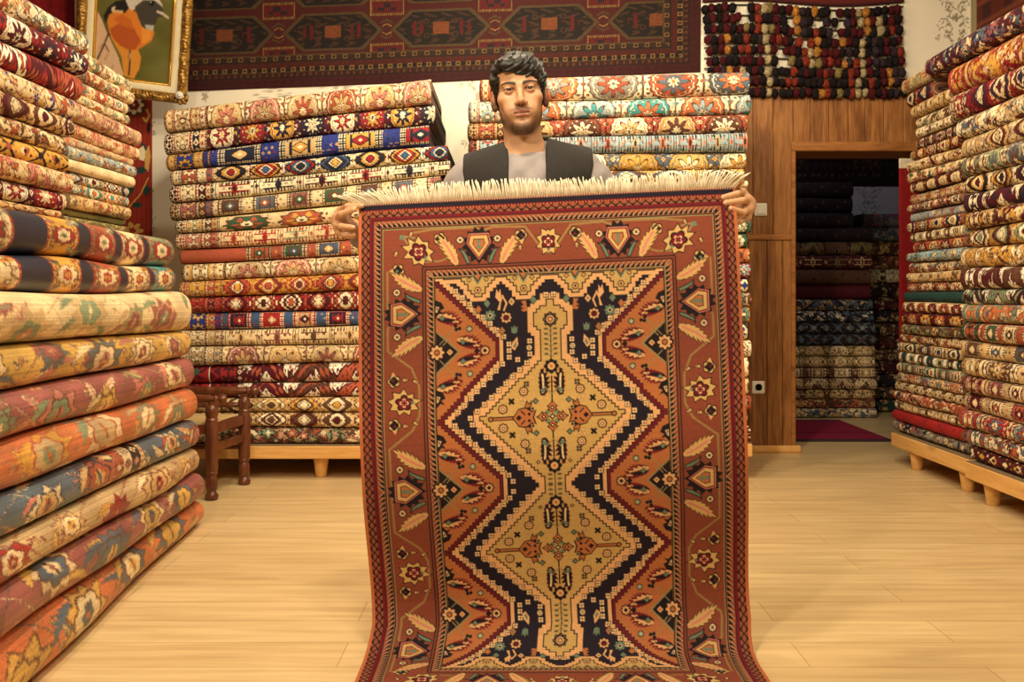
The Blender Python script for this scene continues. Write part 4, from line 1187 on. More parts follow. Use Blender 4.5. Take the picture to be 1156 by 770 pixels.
# ------------------------------------------------------------------ framed bird picture
def bird_picture():
    # frame built flat in x (width) / z (height), facing -y, then turned
    t = empty('bird_picture', (-2.095, 6.07, 2.30), (0, 0, 0))
    tag(t, 'ornate gold framed picture of an orange-breasted bird on a stone', 'picture')
    W, H = 0.42, 0.62                        # visible picture, origin at its lower right corner
    import mathutils
    yaw, pit, rol = .25, .20, .075
    t.rotation_euler = (mathutils.Matrix.Rotation(yaw, 3, 'Z') @ mathutils.Matrix.Rotation(pit, 3, 'X') @ mathutils.Matrix.Rotation(rol, 3, 'Y')).to_euler()
    def ring(name, prof, mat, rough_seed=None, amp=0.0, sub=60):
        # profile (offset outward from the picture edge, height towards viewer)
        V, Fq = [], []
        corners = [(-W, 0), (0, 0), (0, H), (-W, H)]
        dirs = [(-1, -1), (1, -1), (1, 1), (-1, 1)]
        loop = []
        for k in range(4):
            for s in range(sub):
                f = s / sub
                loop.append((k, f))
        for (k, f) in loop:
            k2 = (k + 1) % 4
            for (o, h) in prof:
                a = np.array(corners[k]) + np.array(dirs[k]) * o; c_ = np.array(corners[k2]) + np.array(dirs[k2]) * o
                p = a + (c_ - a) * f
                V.append((p[0], -h, p[1]))
        V = np.array(V, float)
        if amp:
            n1 = np.sin(V[:, 0] * 190 + np.cos(V[:, 2] * 130) * 2.2) * np.sin(V[:, 2] * 180 + np.sin(V[:, 0] * 140) * 2.0)
            n2 = np.sin(V[:, 0] * 70 + 1) * np.sin(V[:, 2] * 66)
            h = -V[:, 1]
            V[:, 1] -= (n1 * amp + n2 * amp * .6) * np.clip(h / .03, 0, 1)
            out = np.zeros_like(V)
        n = len(loop); m = len(prof)
        i = np.arange(n)[:, None]; j = np.arange(m - 1)[None, :]; i2 = (i + 1) % n
        Fq = np.stack([i * m + j, i2 * m + j, i2 * m + j + 1, i * m + j + 1], -1).reshape(-1, 4)
        return mesh_obj(name, V, Fq, mat, t)
    fr = ring('frame', [(.054, .0), (.054, .022), (.058, .03), (.066, .042), (.075, .047), (.084, .05), (.093, .046), (.102, .038), (.110, .028), (.114, .014), (.114, -.012), (.054, -.012)], M['gold'], amp=.007, sub=150)
    ring('liner', [(.016, .004), (.016, .016), (.022, .02), (.05, .024), (.055, .02), (.055, .0)], M['framecream'], sub=4)
    ring('inner_bead', [(-.002, .0), (-.002, .006), (.004, .016), (.011, .02), (.017, .014), (.017, .0)], M['gilt'], sub=4)
    # corner scrolls and stud
    b = MB()
    rg = random.Random(2)
    for (cx, cz) in ((.076, -.076), (-W - .076, -.076), (.076, H + .076), (-W - .076, H + .076)):
        b = MB()
        for k in range(26):
            an = rg.uniform(0, 6.28); r = rg.uniform(.004, .040)
            p = (cx + r * cos(an), -.042 - rg.uniform(0, .014), cz + r * sin(an))
            b.lathe([(.001, -.012), (.009, -.008), (.013, 0), (.009, .008), (.001, .012)], p, (rg.uniform(-1, 1), -1, rg.uniform(-1, 1)), 8)
        b.build('corner_scroll', M['gold'], fr, smooth=True)
    b = MB(); b.lathe([(.020, 0), (.026, .006), (.022, .014), (.012, .02), (.004, .022)], (.072, -.062, -.062), (0, -1, 0), 14)
    b.lathe([(.011, .014), (.012, .02), (.006, .028), (.002, .03)], (.072, -.062, -.062), (0, -1, 0), 10)
    b.build('stud', M['crystal'], fr, smooth=True)
    # picture
    c = Cv(480, 710, 1.9, rgb(96, 92, 42))
    X, Y = np.meshgrid(c.x, c.y)
    n = np.sin(X / 60. + np.sin(Y / 45.)) * np.sin(Y / 80.)
    c.a += (n * .04)[..., None]
    D = 165.0                                  # photo crop y = canvas y - D
    q = lambda pts: [(x - 185, y + D) for x, y in pts]
    c.at()
    c.poly(q([(185, 120), (215, 170), (250, 250), (330, 400), (372, 520), (360, 560), (185, 560)]), rgb(206, 170, 138))
    for k in range(40):
        x = 190 + (k * 37) % 150; y = 260 + (k * 71) % 280
        if x - 185 < (y - 120) * .42: c.disc(x - 185, y + D, 4 + k % 4, rgb(184, 142, 112))
    c.poly(q([(270, 270), (350, 400), (375, 530), (440, 540), (470, 470), (478, 390), (452, 330), (400, 320)]), rgb(206, 136, 52))
    body = [(250, 180), (262, 120), (310, 90), (380, 70), (450, 110), (490, 180), (540, 190), (556, 215), (540, 270), (495, 310), (450, 345), (405, 358), (350, 340), (300, 300), (265, 250)]
    c.poly(q(body), rgb(206, 120, 42)); c.poly(q([(268, 230), (330, 180), (420, 200), (470, 280), (440, 340), (400, 352), (340, 330), (295, 290)]), rgb(170, 80, 32))
    c.poly(q([(290, 160), (340, 120), (400, 150), (420, 210), (350, 200)]), rgb(188, 98, 36)); c.poly(q([(470, 190), (530, 210), (535, 260), (480, 300)]), rgb(222, 140, 54))
    c.poly(q([(225, 150), (250, 90), (300, 40), (360, 20), (390, 60), (360, 110), (300, 110), (262, 130), (240, 190)]), rgb(30, 24, 24)); c.poly(q([(275, 85), (300, 70), (292, 105), (272, 110)]), rgb(210, 190, 160)); c.poly(q([(280, 100), (350, 95), (340, 115), (275, 118)]), rgb(206, 170, 120))
    c.poly(q([(360, 30), (375, -10), (430, -45), (500, -50), (560, -30), (595, 20), (600, 60), (560, 80), (500, 40), (440, 60), (400, 90), (380, 70)]), rgb(196, 188, 176))
    c.poly(q([(420, 60), (470, 10), (540, 0), (590, 30), (606, 60), (575, 90), (562, 150), (540, 180), (500, 200), (470, 180), (445, 130)]), rgb(64, 58, 52))
    c.poly(q([(490, 170), (550, 165), (545, 205), (515, 200), (495, 190)]), rgb(176, 170, 160))
    c.poly(q([(560, 62), (600, 70), (645, 100), (640, 108), (600, 95), (560, 82)]), rgb(200, 186, 168)); c.poly(q([(560, 78), (615, 96), (575, 104)]), rgb(50, 44, 40))
    c.disc(525 - 185, 22 + D, 17, rgb(16, 14, 14)); c.disc(519 - 185, 16 + D, 5, rgb(230, 226, 216))
    c.line(q([(405, 355), (400, 400), (408, 430), (405, 520)]), 11, rgb(70, 48, 36)); c.line(q([(404, 370), (402, 420)]), 6, rgb(206, 170, 140))
    c.line(q([(262, 260), (240, 330), (215, 400), (200, 440)]), 10, rgb(64, 46, 36)); c.line(q([(240, 330), (270, 380)]), 7, rgb(64, 46, 36))
    img = np.transpose(c.a[::-1], (1, 0, 2))
    g_ = np.random.default_rng(9); nu, nv = img.shape[:2]
    ii, jj = np.meshgrid(np.arange(nu), np.arange(nv), indexing='ij')
    img = sum(img[np.clip(ii + np.rint(g_.normal(0, 1.6, ii.shape)).astype(int), 0, nu - 1), np.clip(jj + np.rint(g_.normal(0, 2.2, ii.shape)).astype(int), 0, nv - 1)] for _ in range(3)) / 3
    img = img * (1 + g_.normal(0, .05, ii.shape))[..., None]
    Xg, Zg = np.meshgrid(np.linspace(-W, 0, nu), np.linspace(0, H, nv), indexing='ij')
    P = np.stack([Xg, np.full_like(Xg, -.004), Zg], -1).reshape(-1, 3)
    B = np.array([(-W, .01, 0), (0, .01, 0), (0, .01, H), (-W, .01, H)]); n0 = len(P)
    mesh_obj('painting', np.concatenate([P, B]), grid_quads(nu, nv), M['paint'], t, col=np.concatenate([img.reshape(-1, 3), np.zeros((4, 3))]), ngons=[[n0, n0 + 1, n0 + 2, n0 + 3]])
bird_picture()

# ------------------------------------------------------------------ low pine platforms under the piles
def platform(label, x0, x1, y0, y1, ztop, h, legs, mat, axis):
    t = empty('display_platform', ((x0 + x1) / 2, (y0 + y1) / 2, 0)); tag(t, label, 'platform')
    lx, ly = t.location[0], t.location[1]
    b = MB(); b.box(x0 - lx, x1 - lx, y0 - ly, y1 - ly, ztop - h, ztop - .006, .004); b.build('deck', mat, t)
    b = MB(); b.box(x0 + .004 - lx, x1 - .004 - lx, y0 + .004 - ly, y1 - .004 - ly, ztop - .006, ztop, 0); b.build('felt_top', M['felt'], t)
    for (x, y) in legs:
        b = MB(); b.lathe([(.026, 0), (.03, .004), (.036, (ztop - h) * .5), (.044, ztop - h - .004), (.044, ztop - h)], (x - lx, y - ly, 0), (0, 0, 1), 20)
        b.build('leg', mat, t, smooth=True, autosmooth=40)
platform('low pine platform on turned feet under the pile behind the chair', -1.93, -.27, 5.43, 6.36, .19, .075, [(-1.06, 5.53), (-.35, 5.53), (-1.8, 5.53), (-1.06, 6.25), (-.35, 6.25), (-1.8, 6.25)], M['pine'], 0)
platform('low pine platform under the pile behind the man, ending at the boards', -.22, 1.315, 5.44, 6.36, .20, .075, [(-.1, 5.53), (.6, 5.53), (1.22, 5.53), (-.1, 6.25), (.6, 6.25), (1.22, 6.25)], M['pine'], 0)
platform('low pine platform under the pile nearest the doorway', 2.285, 2.9, 4.985, 6.0, .19, .085, [(2.345, 5.76), (2.345, 5.12), (2.83, 5.76), (2.83, 5.12)], M['pine_y'], 1)
platform('low pine platform under the closest pile on the doorway side', 2.24, 2.9, 3.15, 4.925, .19, .085, [(2.31, 4.78), (2.31, 4.0), (2.31, 3.25), (2.83, 4.78), (2.83, 3.25)], M['pine_y'], 1)

# ------------------------------------------------------------------ the piles of folded rugs
EX, EY = (1, 0, 0), (0, 1, 0)
def B5(a, b_, c1, c2, c3):
    """usual end bands: selvedge, guard, main border, guard"""
    return [(9, c2, 'dot', c1, c2), (34, a, 'x', c1, c2), (12, c3, 'saw', c1, c2), (86, b_, 'flower', c1, c2), (12, c3, 'saw', c1, c2), (40, a, 'dia', c1, c2), (30, b_, 'leafy', c3, c2), (10, c2, 'dot', c1, c2)]


def pile(rows, stack_name, group, mk):
    n = len(rows)
    for i, r in enumerate(rows):
        where = ('topmost' if i == 0 else ORD[i] + ' from top' if i < n - 1 else 'lowest') + ' of ' + stack_name
        mk(i, r, f"folded {r['d']} rug, {where}", group)

# -- the pile behind the chair (A)
A_rows = [  # left x, top/bottom at left, top/bottom at right
    (-1.903, 2.029, 1.908, 2.202, 2.061), (-1.905, 1.900, 1.785, 2.058, 1.958), (-1.888, 1.782, 1.690, 1.955, 1.838), (-1.864, 1.688, 1.612, 1.834, 1.750), (-1.874, 1.610, 1.520, 1.748, 1.667),
    (-1.872, 1.515, 1.419, 1.660, 1.566), (-1.835, 1.416, 1.347, 1.563, 1.452), (-1.84, 1.344, 1.258, 1.450, 1.358), (-1.82, 1.256, 1.178, 1.356, 1.258), (-1.806, 1.176, 1.080, 1.256, 1.166),
    (-1.82, 1.078, .993, 1.164, 1.060), (-1.82, .991, .907, 1.057, .940), (-1.82, .905, .815, .938, .856), (-1.82, .813, .727, .854, .748), (-1.82, .725, .625, .746, .646),
    (-1.82, .623, .522, .644, .544), (-1.82, .520, .447, .542, .454), (-1.82, .445, .364, .452, .370), (-1.82, .362, .282, .368, .283), (-1.82, .280, .190, .281, .190)]
A_sty = [
    ('cream medallion', 'ivory', ['tan', 'pink', 'sand', 'rust'], 'brown', 'medal', B5('cream', 'ivory', 'tan', 'wine', 'rust'), 210),
    ('navy and red scalloped', 'wine', ['ivory', 'red', 'gold', 'navy'], 'navy', 'medal', B5('navy', 'cream', 'ivory', 'wine', 'red'), 165),
    ('royal blue', 'royal', ['navy', 'tan', 'gold', 'red'], 'navy', 'block', B5('tan', 'royal', 'gold', 'brown', 'navy'), 330),
    ('cream and navy geometric', 'ivory', ['navy', 'gold', 'red', 'blue'], 'black', 'geo', B5('cream', 'rust', 'ivory', 'brown', 'blue'), 190),
    ('cream comb-patterned', 'ivory', ['red', 'navy', 'wine'], 'black', 'tree', B5('wine', 'cream', 'ivory', 'black', 'red'), 240),
    ('brown and slate chequered', 'cream', ['brown', 'slate', 'rose', 'green'], 'brown', 'block', B5('brown', 'rose', 'tan', 'navy', 'slate'), 190),
    ('cream rug with green arches,', 'cream', ['green', 'rust', 'gold'], 'brown', 'ovals', B5('brown', 'tan', 'ivory', 'green', 'rust'), 300),
    ('cream and red comb-bordered', 'cream', ['rust', 'red', 'sage'], 'red', 'tree', B5('rust', 'pink', 'ivory', 'brown', 'red'), 170),
    ('plain rust dotted-square', 'rust', ['rust', 'green', 'blue', 'tan'], 'brown', 'block', [(10, 'rust', 'dot', 'brown', 'rust'), (330, 'rust', 'none', 'rust', 'rust')], 190),
    ('cream and rose medallion', 'ivory', ['sand', 'pink', 'tan'], 'brown', 'medal', B5('cream', 'ivory', 'tan', 'black', 'gold'), 250),
    ('gold and brick geometric', 'gold', ['rust', 'brown', 'gold'], 'red', 'geo', B5('rust', 'gold', 'tan', 'brown', 'rust'), 170),
    ('bright red geometric', 'red', ['wine', 'rust', 'ivory'], 'wine', 'geo', B5('wine', 'red', 'rust', 'black', 'rust'), 150),
    ('navy rug with red squares,', 'blue', ['navy', 'red', 'sand'], 'red', 'block', B5('rust', 'royal', 'tan', 'brown', 'red'), 180),
    ('tan fine-lined', 'cream', ['tan', 'rose', 'brown'], 'brown', 'tree', B5('tan', 'cream', 'ivory', 'brown', 'rose'), 200),
    ('sand medallion', 'cream', ['rose', 'tan', 'sand'], 'brown', 'medal', B5('tan', 'sand', 'ivory', 'brown', 'slate'), 230),
    ('white zigzag red-ended', 'white', ['wine', 'brown', 'rust'], 'wine', 'zig', [(10, 'wine', 'dot', 'red', 'wine'), (150, 'red', 'leafy', 'wine', 'green'), (60, 'wine', 'wave', 'red', 'white'), (90, 'red', 'flower', 'wine', 'black'), (30, 'wine', 'dia', 'ivory', 'wine')], 260),
    ('white and wine zigzag', 'white', ['wine', 'brown', 'rust'], 'wine', 'zig', [(10, 'wine', 'dot', 'red', 'wine'), (150, 'red', 'leafy', 'wine', 'green'), (60, 'wine', 'wave', 'red', 'white'), (90, 'red', 'flower', 'wine', 'black'), (30, 'wine', 'dia', 'ivory', 'wine')], 260),
    ('ochre rug with cream lattice', 'tan', ['brown', 'ivory', 'gold'], 'brown', 'geo', B5('brown', 'ivory', 'tan', 'brown', 'gold'), 180),
    ('ochre and brown lattice', 'tan', ['brown', 'ivory', 'wine'], 'brown', 'geo', B5('brown', 'ivory', 'gold', 'brown', 'gold'), 180),
    ('brown flower-strewn', 'brown', ['pink', 'sand', 'ivory', 'rust', 'sage'], 'black', 'floral', B5('darkteal', 'ivory', 'tan', 'black', 'slate'), 180)]
sA = [roll_noise(100 + i, .0035) for i in range(22)]
for i, (r, s) in enumerate(zip(A_rows, A_sty)):
    L = 1.455 + .03 * math.sin(i * 2.1) + (.05 if i > 2 else 0)
    fn = lambda L_, arc, nu, nv, s=s, i=i: paint_roll(L_, arc, nu, nv, s[1], s[2], s[3], s[4], s[5], 40 + i, period=s[6])
    where = 'topmost' if i == 0 else 'lowest' if i == 19 else ORD[i] + ' from top'
    folded_rug(f'folded {s[0]} rug, {where} of the pile behind the chair'.replace(', rug', ' rug').replace('rug with', 'rug with').replace(', rug,', ','), (r[0], 5.45 + .008 * math.sin(i * 1.7), 0), EX, (0, -1, 0), L,
               (r[1], r[3]), (r[2], r[4]), .80 + .03 * math.sin(i), fn, .0042, 'folded rugs piled behind the chair', seed=i,
               nz_t=sA[i] if i else None, nz_b=sA[i + 1] if i < 19 else None, edge='brown')

# -- the pile behind the man (B)
zB = [2.244, 2.112, 2.010, 1.907, 1.798, 1.707, 1.639, 1.595, 1.512, 1.429, 1.351, 1.268, 1.190, 1.098, 1.024, .946, .863, .761, .663, .551, .459, .376, .293, .205]
zBl = [2.200, 2.073, 1.961, 1.863, 1.771, 1.69, 1.625, 1.58] + zB[8:]
B_sty = [
    ('cream rug with orange and slate domes,', 'ivory', ['orange', 'grey', 'rust', 'slate'], 'brown', 'medal', B5('cream', 'ivory', 'orange', 'wine', 'rust'), 330),
    ('cream rug with sky-blue domes,', 'ivory', ['orange', 'ltblue', 'teal'], 'brown', 'medal', B5('cream', 'ivory', 'ltblue', 'brown', 'orange'), 300),
    ('brick red', 'rust', ['tan', 'brown', 'ivory'], 'wine', 'medal', B5('brown', 'rust', 'tan', 'black', 'rust'), 260),
    ('pale grey-blue hooked', 'ltblue', ['rust', 'sand', 'orange'], 'black', 'tree', B5('black', 'ltblue', 'rust', 'black', 'ivory'), 150),
    ('slate rug with gold medallions,', 'slate', ['yellow', 'ivory', 'gold'], 'brown', 'medal', B5('gold', 'slate', 'yellow', 'brown', 'slate'), 280),
    ('yellow and slate', 'yellow', ['slate', 'ivory', 'brown'], 'brown', 'geo', B5('gold', 'slate', 'yellow', 'brown', 'slate'), 250),
    ('thin ivory', 'ivory', ['tan', 'sand'], 'brown', 'floral', [], 200), ('thin wheat', 'cream', ['rust', 'tan'], 'brown', 'lattice', [], 200),
    ('salmon', 'pink', ['cream', 'rust'], 'brown', 'geo', [], 160), ('bottle green', 'green', ['sage', 'ivory'], 'black', 'ovals', [], 90), ('moss green', 'green', ['ivory', 'sage'], 'black', 'ovals', [], 90),
    ('speckled orange', 'orange', ['cream', 'brown'], 'brown', 'lattice', [], 90), ('vivid blue', 'royal', ['ltblue', 'red'], 'navy', 'medal', [], 160), ('red and blue', 'red', ['royal', 'ivory'], 'navy', 'geo', [], 120),
    ('cream mosaic', 'cream', ['rust', 'teal', 'brown'], 'brown', 'geo', [], 90), ('mustard mosaic', 'gold', ['ivory', 'teal', 'brown'], 'brown', 'geo', [], 90), ('blue oval-patterned', 'slate', ['ivory', 'royal', 'red'], 'navy', 'ovals', [], 120),
    ('ivory rug with wine spots,', 'ivory', ['wine', 'ivory'], 'wine', 'ovals', [], 110), ('ivory rug with red stripes,', 'ivory', ['wine', 'ivory'], 'wine', 'tree', [], 110), ('cream lattice', 'cream', ['brown', 'tan'], 'brown', 'lattice', [], 90),
    ('russet lattice', 'rust', ['ivory', 'brown'], 'brown', 'lattice', [], 90), ('black and wine', 'wine', ['tan', 'brown'], 'black', 'geo', [], 100), ('wine speckled', 'wine', ['ivory', 'rust'], 'black', 'geo', [], 90)]
sB = [roll_noise(200 + i, .003) for i in range(26)]
for i, s in enumerate(B_sty):
    x0 = (-.172 if i == 0 else -.235 + .01 * math.sin(i * 3)); x1 = 1.302 + .012 * math.sin(i * 2.3) - (.02 if 2 < i < 8 else 0)
    f = lambda zl, zr, x: zl + (zr - zl) * 1.0
    fn = lambda L_, arc, nu, nv, s=s, i=i: paint_roll(L_, arc, nu, nv, s[1], s[2], s[3], s[4], s[5], 140 + i, period=s[6])
    where = 'topmost' if i == 0 else 'lowest' if i == 22 else ORD[i] + ' from top'
    folded_rug(f'folded {s[0]} rug, {where} of the pile behind the man'.replace(', rug,', ','), (x0, 5.46 + .008 * math.sin(i * 1.3), 0), EX, (0, -1, 0), x1 - x0, (zBl[i], zB[i]), (zBl[i + 1] + .001, zB[i + 1] + .001),
               .80 + .03 * math.sin(i * 2), fn, .0042 if i < 8 else .006, 'folded rugs piled behind the man', seed=50 + i, nz_t=sB[i] if i else None, nz_b=sB[i + 1] if i < 22 else None, edge='sand')

# -- the big rugs lying on the floor at the near side (L)
zLn = [1.250, 1.120, 1.014, .873, .755, .628, .505, .393, .285, .160, .004]
zLf = [1.257, 1.125, 1.018, .848, .733, .600, .460, .340, .230, .108, .004]
Lx = [196, 200, 216, 215, 219, 223, 224.5, 229, 231, 230]
nb = lambda: [(0, 170, 'cream', 'none')]
def Lband(L):   # banded navy runner
    w = L * 1000; out = []; 
    x = w
    return out
L_sty = [
    ('navy-banded rug with rust and cream panels', 'tan', ['brown', 'red', 'cream', 'sage', 'rust'], 1),
    ('navy-banded rug with green end panel', 'rust', ['brown', 'cream', 'red', 'gold', 'green'], 1),
    ('thick cream rug with faint red sprays', 'cream', ['tan', 'pink', 'sand', 'sage', 'rose'], 0),
    ('golden yellow rug with brown palmettes', 'yellow', ['brown', 'cream', 'pink', 'rose', 'slate'], 0),
    ('dusty rose rug with yellow flowers', 'rose', ['brown', 'yellow', 'sage', 'cream', 'pink'], 0),
    ('orange rug with grey-green sprays', 'orange', ['rust', 'sage', 'cream', 'gold', 'sand'], 0),
    ('slate blue rug with red border', 'slate', ['navy', 'rust', 'cream', 'pink', 'tan'], 2),
    ('cream rug with red and black flowers', 'sand', ['wine', 'cream', 'gold', 'red', 'tan'], 0),
    ('mauve rug with yellow medallions', 'rose', ['brown', 'yellow', 'slate', 'cream', 'yellow'], 0),
    ('orange-red rug with yellow palmettes', 'orange', ['brown', 'yellow', 'slate', 'yellow', 'cream'], 0)]
Y0L = 2.35
sL = [roll_noise(300 + i, .004) for i in range(12)]
dL = np.array([-.0785, 1, 0]); dL /= np.linalg.norm(dL)
nL = np.array([dL[1], -dL[0], 0])
for i, s in enumerate(L_sty):
    lean = (Lx[i] - 229.5) / 257.0
    ox = -1.395 - .06 * 0 + lean - (Y0L - 4.37) * -.0 
    # far end of the fold at depth 4.37
    far = np.array([-1.357 + lean, 4.37, 0]); L = 2.05
    org = far - dL * L
    zn = zLn[i] + (zLn[i] - zLf[i]) * .35; zn2 = zLn[i + 1] + (zLn[i + 1] - zLf[i + 1]) * .35
    if s[3] == 1:
        w = L * 1000
        bands = []
        def fn(L_, arc, nu, nv, s=s, i=i):
            w = L_ * 1000; e = w
            pan = [(350, ('teal' if i else 'sage'), 'flower'), (60, 'navy', 'none'), (300, 'cream', 'flower'), (75, 'navy', 'none'), (280, ('rust'), 'flower'), (110, 'navy', 'none'), (250, ('gold'), 'flower'), (220, 'navy', 'none'), (400, 'cream', 'flower')]
            bands = []
            for (bw, bg, kd) in pan:
                bands.append((e - bw, e, bg, kd)); 
                if kd == 'flower':
                    bands.append((e - 16, e, 'red', 'dots')); bands.append((e - bw, e - bw + 16, 'red', 'dots'))
                e -= bw
            return paint_big(L_, arc, nu, nv, s[1], s[2], 500 + i, bands)
    elif s[3] == 2:
        def fn(L_, arc, nu, nv, s=s, i=i):
            return paint_big(L_, arc, nu, nv, s[1], s[2], 500 + i, [(900, 1010, 'rust', 'flower'), (1010, 1100, 'cream', 'dots'), (1100, 1200, 'black', 'dots'), (1200, 1240, 'tan', 'dots')])
    else:
        def fn(L_, arc, nu, nv, s=s, i=i):
            return paint_big(L_, arc, nu, nv, s[1], s[2], 500 + i)
    where = 'topmost' if i == 0 else 'lowest' if i == 9 else ORD[i] + ' from top'
    folded_rug(f'large folded {s[0]}, {where} of the floor pile', org, dL, nL, L, (zn, zLf[i]), (zn2, zLf[i + 1]), 1.02 + .02 * math.sin(i), fn, .0036, 'large rugs in the floor pile', mat='sheen_rug', seed=80 + i, nz_t=sL[i] if i else None, nz_b=sL[i + 1] if i < 9 else None, bulge=.55, edge='tan')

# -- two piles standing on those (U near, F far)
zU = [1.975, 1.882, 1.800, 1.712, 1.632, 1.560, 1.503, 1.438, 1.364, 1.302, 1.272]
Ux = [100, 94, 94, 88, 82, 78, 78, 80, 76, 73]
U_sty = [
    ('ivory flower-sprigged', 'ivory', ['tan', 'sage', 'rust', 'slate'], 'brown', 'floral', []), ('scarlet and white', 'red', ['white', 'wine', 'navy'], 'wine', 'medal', []), ('crimson zigzag', 'red', ['white', 'wine', 'rust'], 'wine', 'zig', []),
    ('ivory rug with blue corner,', 'cream', ['tan', 'royal', 'rust'], 'brown', 'floral', []), ('tan and wine', 'tan', ['wine', 'brown', 'cream'], 'wine', 'geo', []), ('wheat sprigged', 'cream', ['rust', 'tan', 'brown'], 'brown', 'floral', []),
    ('gold-and-black', 'gold', ['cream', 'rust', 'black'], 'black', 'lattice', []), ('apricot', 'cream', ['pink', 'rust', 'tan'], 'brown', 'floral', []), ('wine rug with white chain,', 'wine', ['white', 'red', 'cream'], 'wine', 'medal', []), ('thin straw-coloured', 'tan', ['cream', 'rust'], 'brown', 'lattice', [])]
sU = [roll_noise(400 + i, .0025) for i in range(12)]
for i, s in enumerate(U_sty):
    far = 1124 * 1.56 / (578 - Ux[i]); y0 = 2.42 + .02 * math.sin(i)
    fn = lambda L_, arc, nu, nv, s=s, i=i: paint_roll(L_, arc, nu, nv, s[1], s[2], s[3], s[4], s[5], 240 + i, period=200)
    where = 'topmost' if i == 0 else 'lowest' if i == 9 else ORD[i] + ' from top'
    folded_rug(f'folded {s[0]} rug, {where} of the closer upper pile'.replace(', rug,', ','), (-1.56 + .012 * math.sin(i * 2), y0, 0), EY, (1, 0, 0), far - y0, (zU[i],) * 2, (zU[i + 1],) * 2, .86, fn, .004,
               'rugs in the closer upper pile', seed=110 + i, nz_t=sU[i] if i else None, nz_b=sU[i + 1] if i < 9 else None)
zF = [1.942, 1.884, 1.830, 1.780, 1.734, 1.660, 1.602, 1.564, 1.517, 1.471, 1.429, 1.382, 1.330, 1.300, 1.272]
Fx = [154, 152, 148, 148.5, 161, 161, 155, 154, 153, 150, 148, 147, 147, 147]
F_sty = [
    ('ivory flecked', 'ivory', ['tan', 'rust', 'sage'], 'brown', 'floral'), ('straw speckled', 'cream', ['rust', 'tan', 'grey'], 'brown', 'floral'), ('cream rug with turquoise stripe,', 'cream', ['teal', 'rust', 'ivory'], 'rust', 'block'), ('cream rug with green sprays,', 'cream', ['sage', 'rust', 'grey'], 'olive', 'floral'),
    ('faded rose', 'sand', ['rose', 'pink', 'cream'], 'rose', 'floral'), ('peach speckled', 'cream', ['pink', 'rust', 'tan'], 'rust', 'floral'), ('apricot and grey', 'sand', ['orange', 'ltblue', 'cream'], 'rust', 'floral'), ('grey-blue sprigged', 'ltblue', ['rust', 'cream', 'tan'], 'brown', 'floral'),
    ('plain straw', 'cream', ['tan', 'sand'], 'sand', 'plain'), ('pale wine-dotted', 'sand', ['wine', 'ltblue', 'cream'], 'wine', 'geo'), ('orange and teal', 'tan', ['orange', 'teal', 'cream'], 'brown', 'geo'), ('rust sprigged', 'tan', ['rust', 'olive', 'cream'], 'brown', 'floral'),
    ('olive-brown', 'olive', ['tan', 'rust'], 'brown', 'plain'), ('thin moss', 'olive', ['sage', 'tan'], 'brown', 'floral')]
sF = [roll_noise(450 + i, .002) for i in range(16)]
for i, s in enumerate(F_sty):
    far = 1124 * 1.64 / (578 - Fx[i]) - .03; y0 = (3.73 if i < 4 else 3.67) + .01 * math.sin(i)
    fn = lambda L_, arc, nu, nv, s=s, i=i: paint_roll(L_, arc, nu, nv, s[1], s[2], s[3], s[4], [], 270 + i, period=170)
    where = 'topmost' if i == 0 else 'lowest' if i == 13 else ORD[i] + ' from top'
    folded_rug(f'folded {s[0]} rug, {where} of the pile below the bird picture'.replace(', rug,', ','), (-1.64 + .012 * math.sin(i * 1.9), y0, 0), EY, (1, 0, 0), far - y0, (zF[i],) * 2, (zF[i + 1],) * 2, .72, fn, .0045,
               'rugs in the pile below the bird picture', seed=130 + i, nz_t=sF[i] if i else None, nz_b=sF[i + 1] if i < 13 else None)

# -- the pile nearest the doorway (G)
zG = [2.278, 2.191, 2.098, 2.021, 1.959, 1.902, 1.84, 1.778, 1.716, 1.657, 1.595, 1.531, 1.482, 1.428, 1.371, 1.312, 1.253, 1.196, 1.139, 1.082, 1.028, .969, .907, .84, .784, .727, .673, .613, .554, .495, .441, .384, .322, .26, .194]
Gx = [1019, 1023, 1029, 1032, 1034, 1031, 1029, 1025, 1026, 1029, 1024, 1025, 1026, 1026, 1026, 1030, 1025, 1026, 1024, 1022, 1020, 1017, 1017, 1016, 1014, 1013, 1013, 1013, 1012, 1011, 1010, 1009, 1008, 1007]
G_sty = 'sage floral|scarlet and navy|wheat lattice|umber and ivory|ivory striped|walnut and navy|dark red diamond|straw wine-flecked|pale green-flecked|maroon scroll|ivory vine|wine and cream|pale ice-blue|navy and red|ivory blocked|copper wave|ice-blue flowered|cream sprigged|sandy brown|wine medallion|bottle-green|red and ivory fan|amber fan|dusty brown|cream leaf|tan and navy|white and teal|green mosaic|ivory star|maroon star|russet speckled|ivory and black|plain crimson|grey flower-strewn'.split('|')
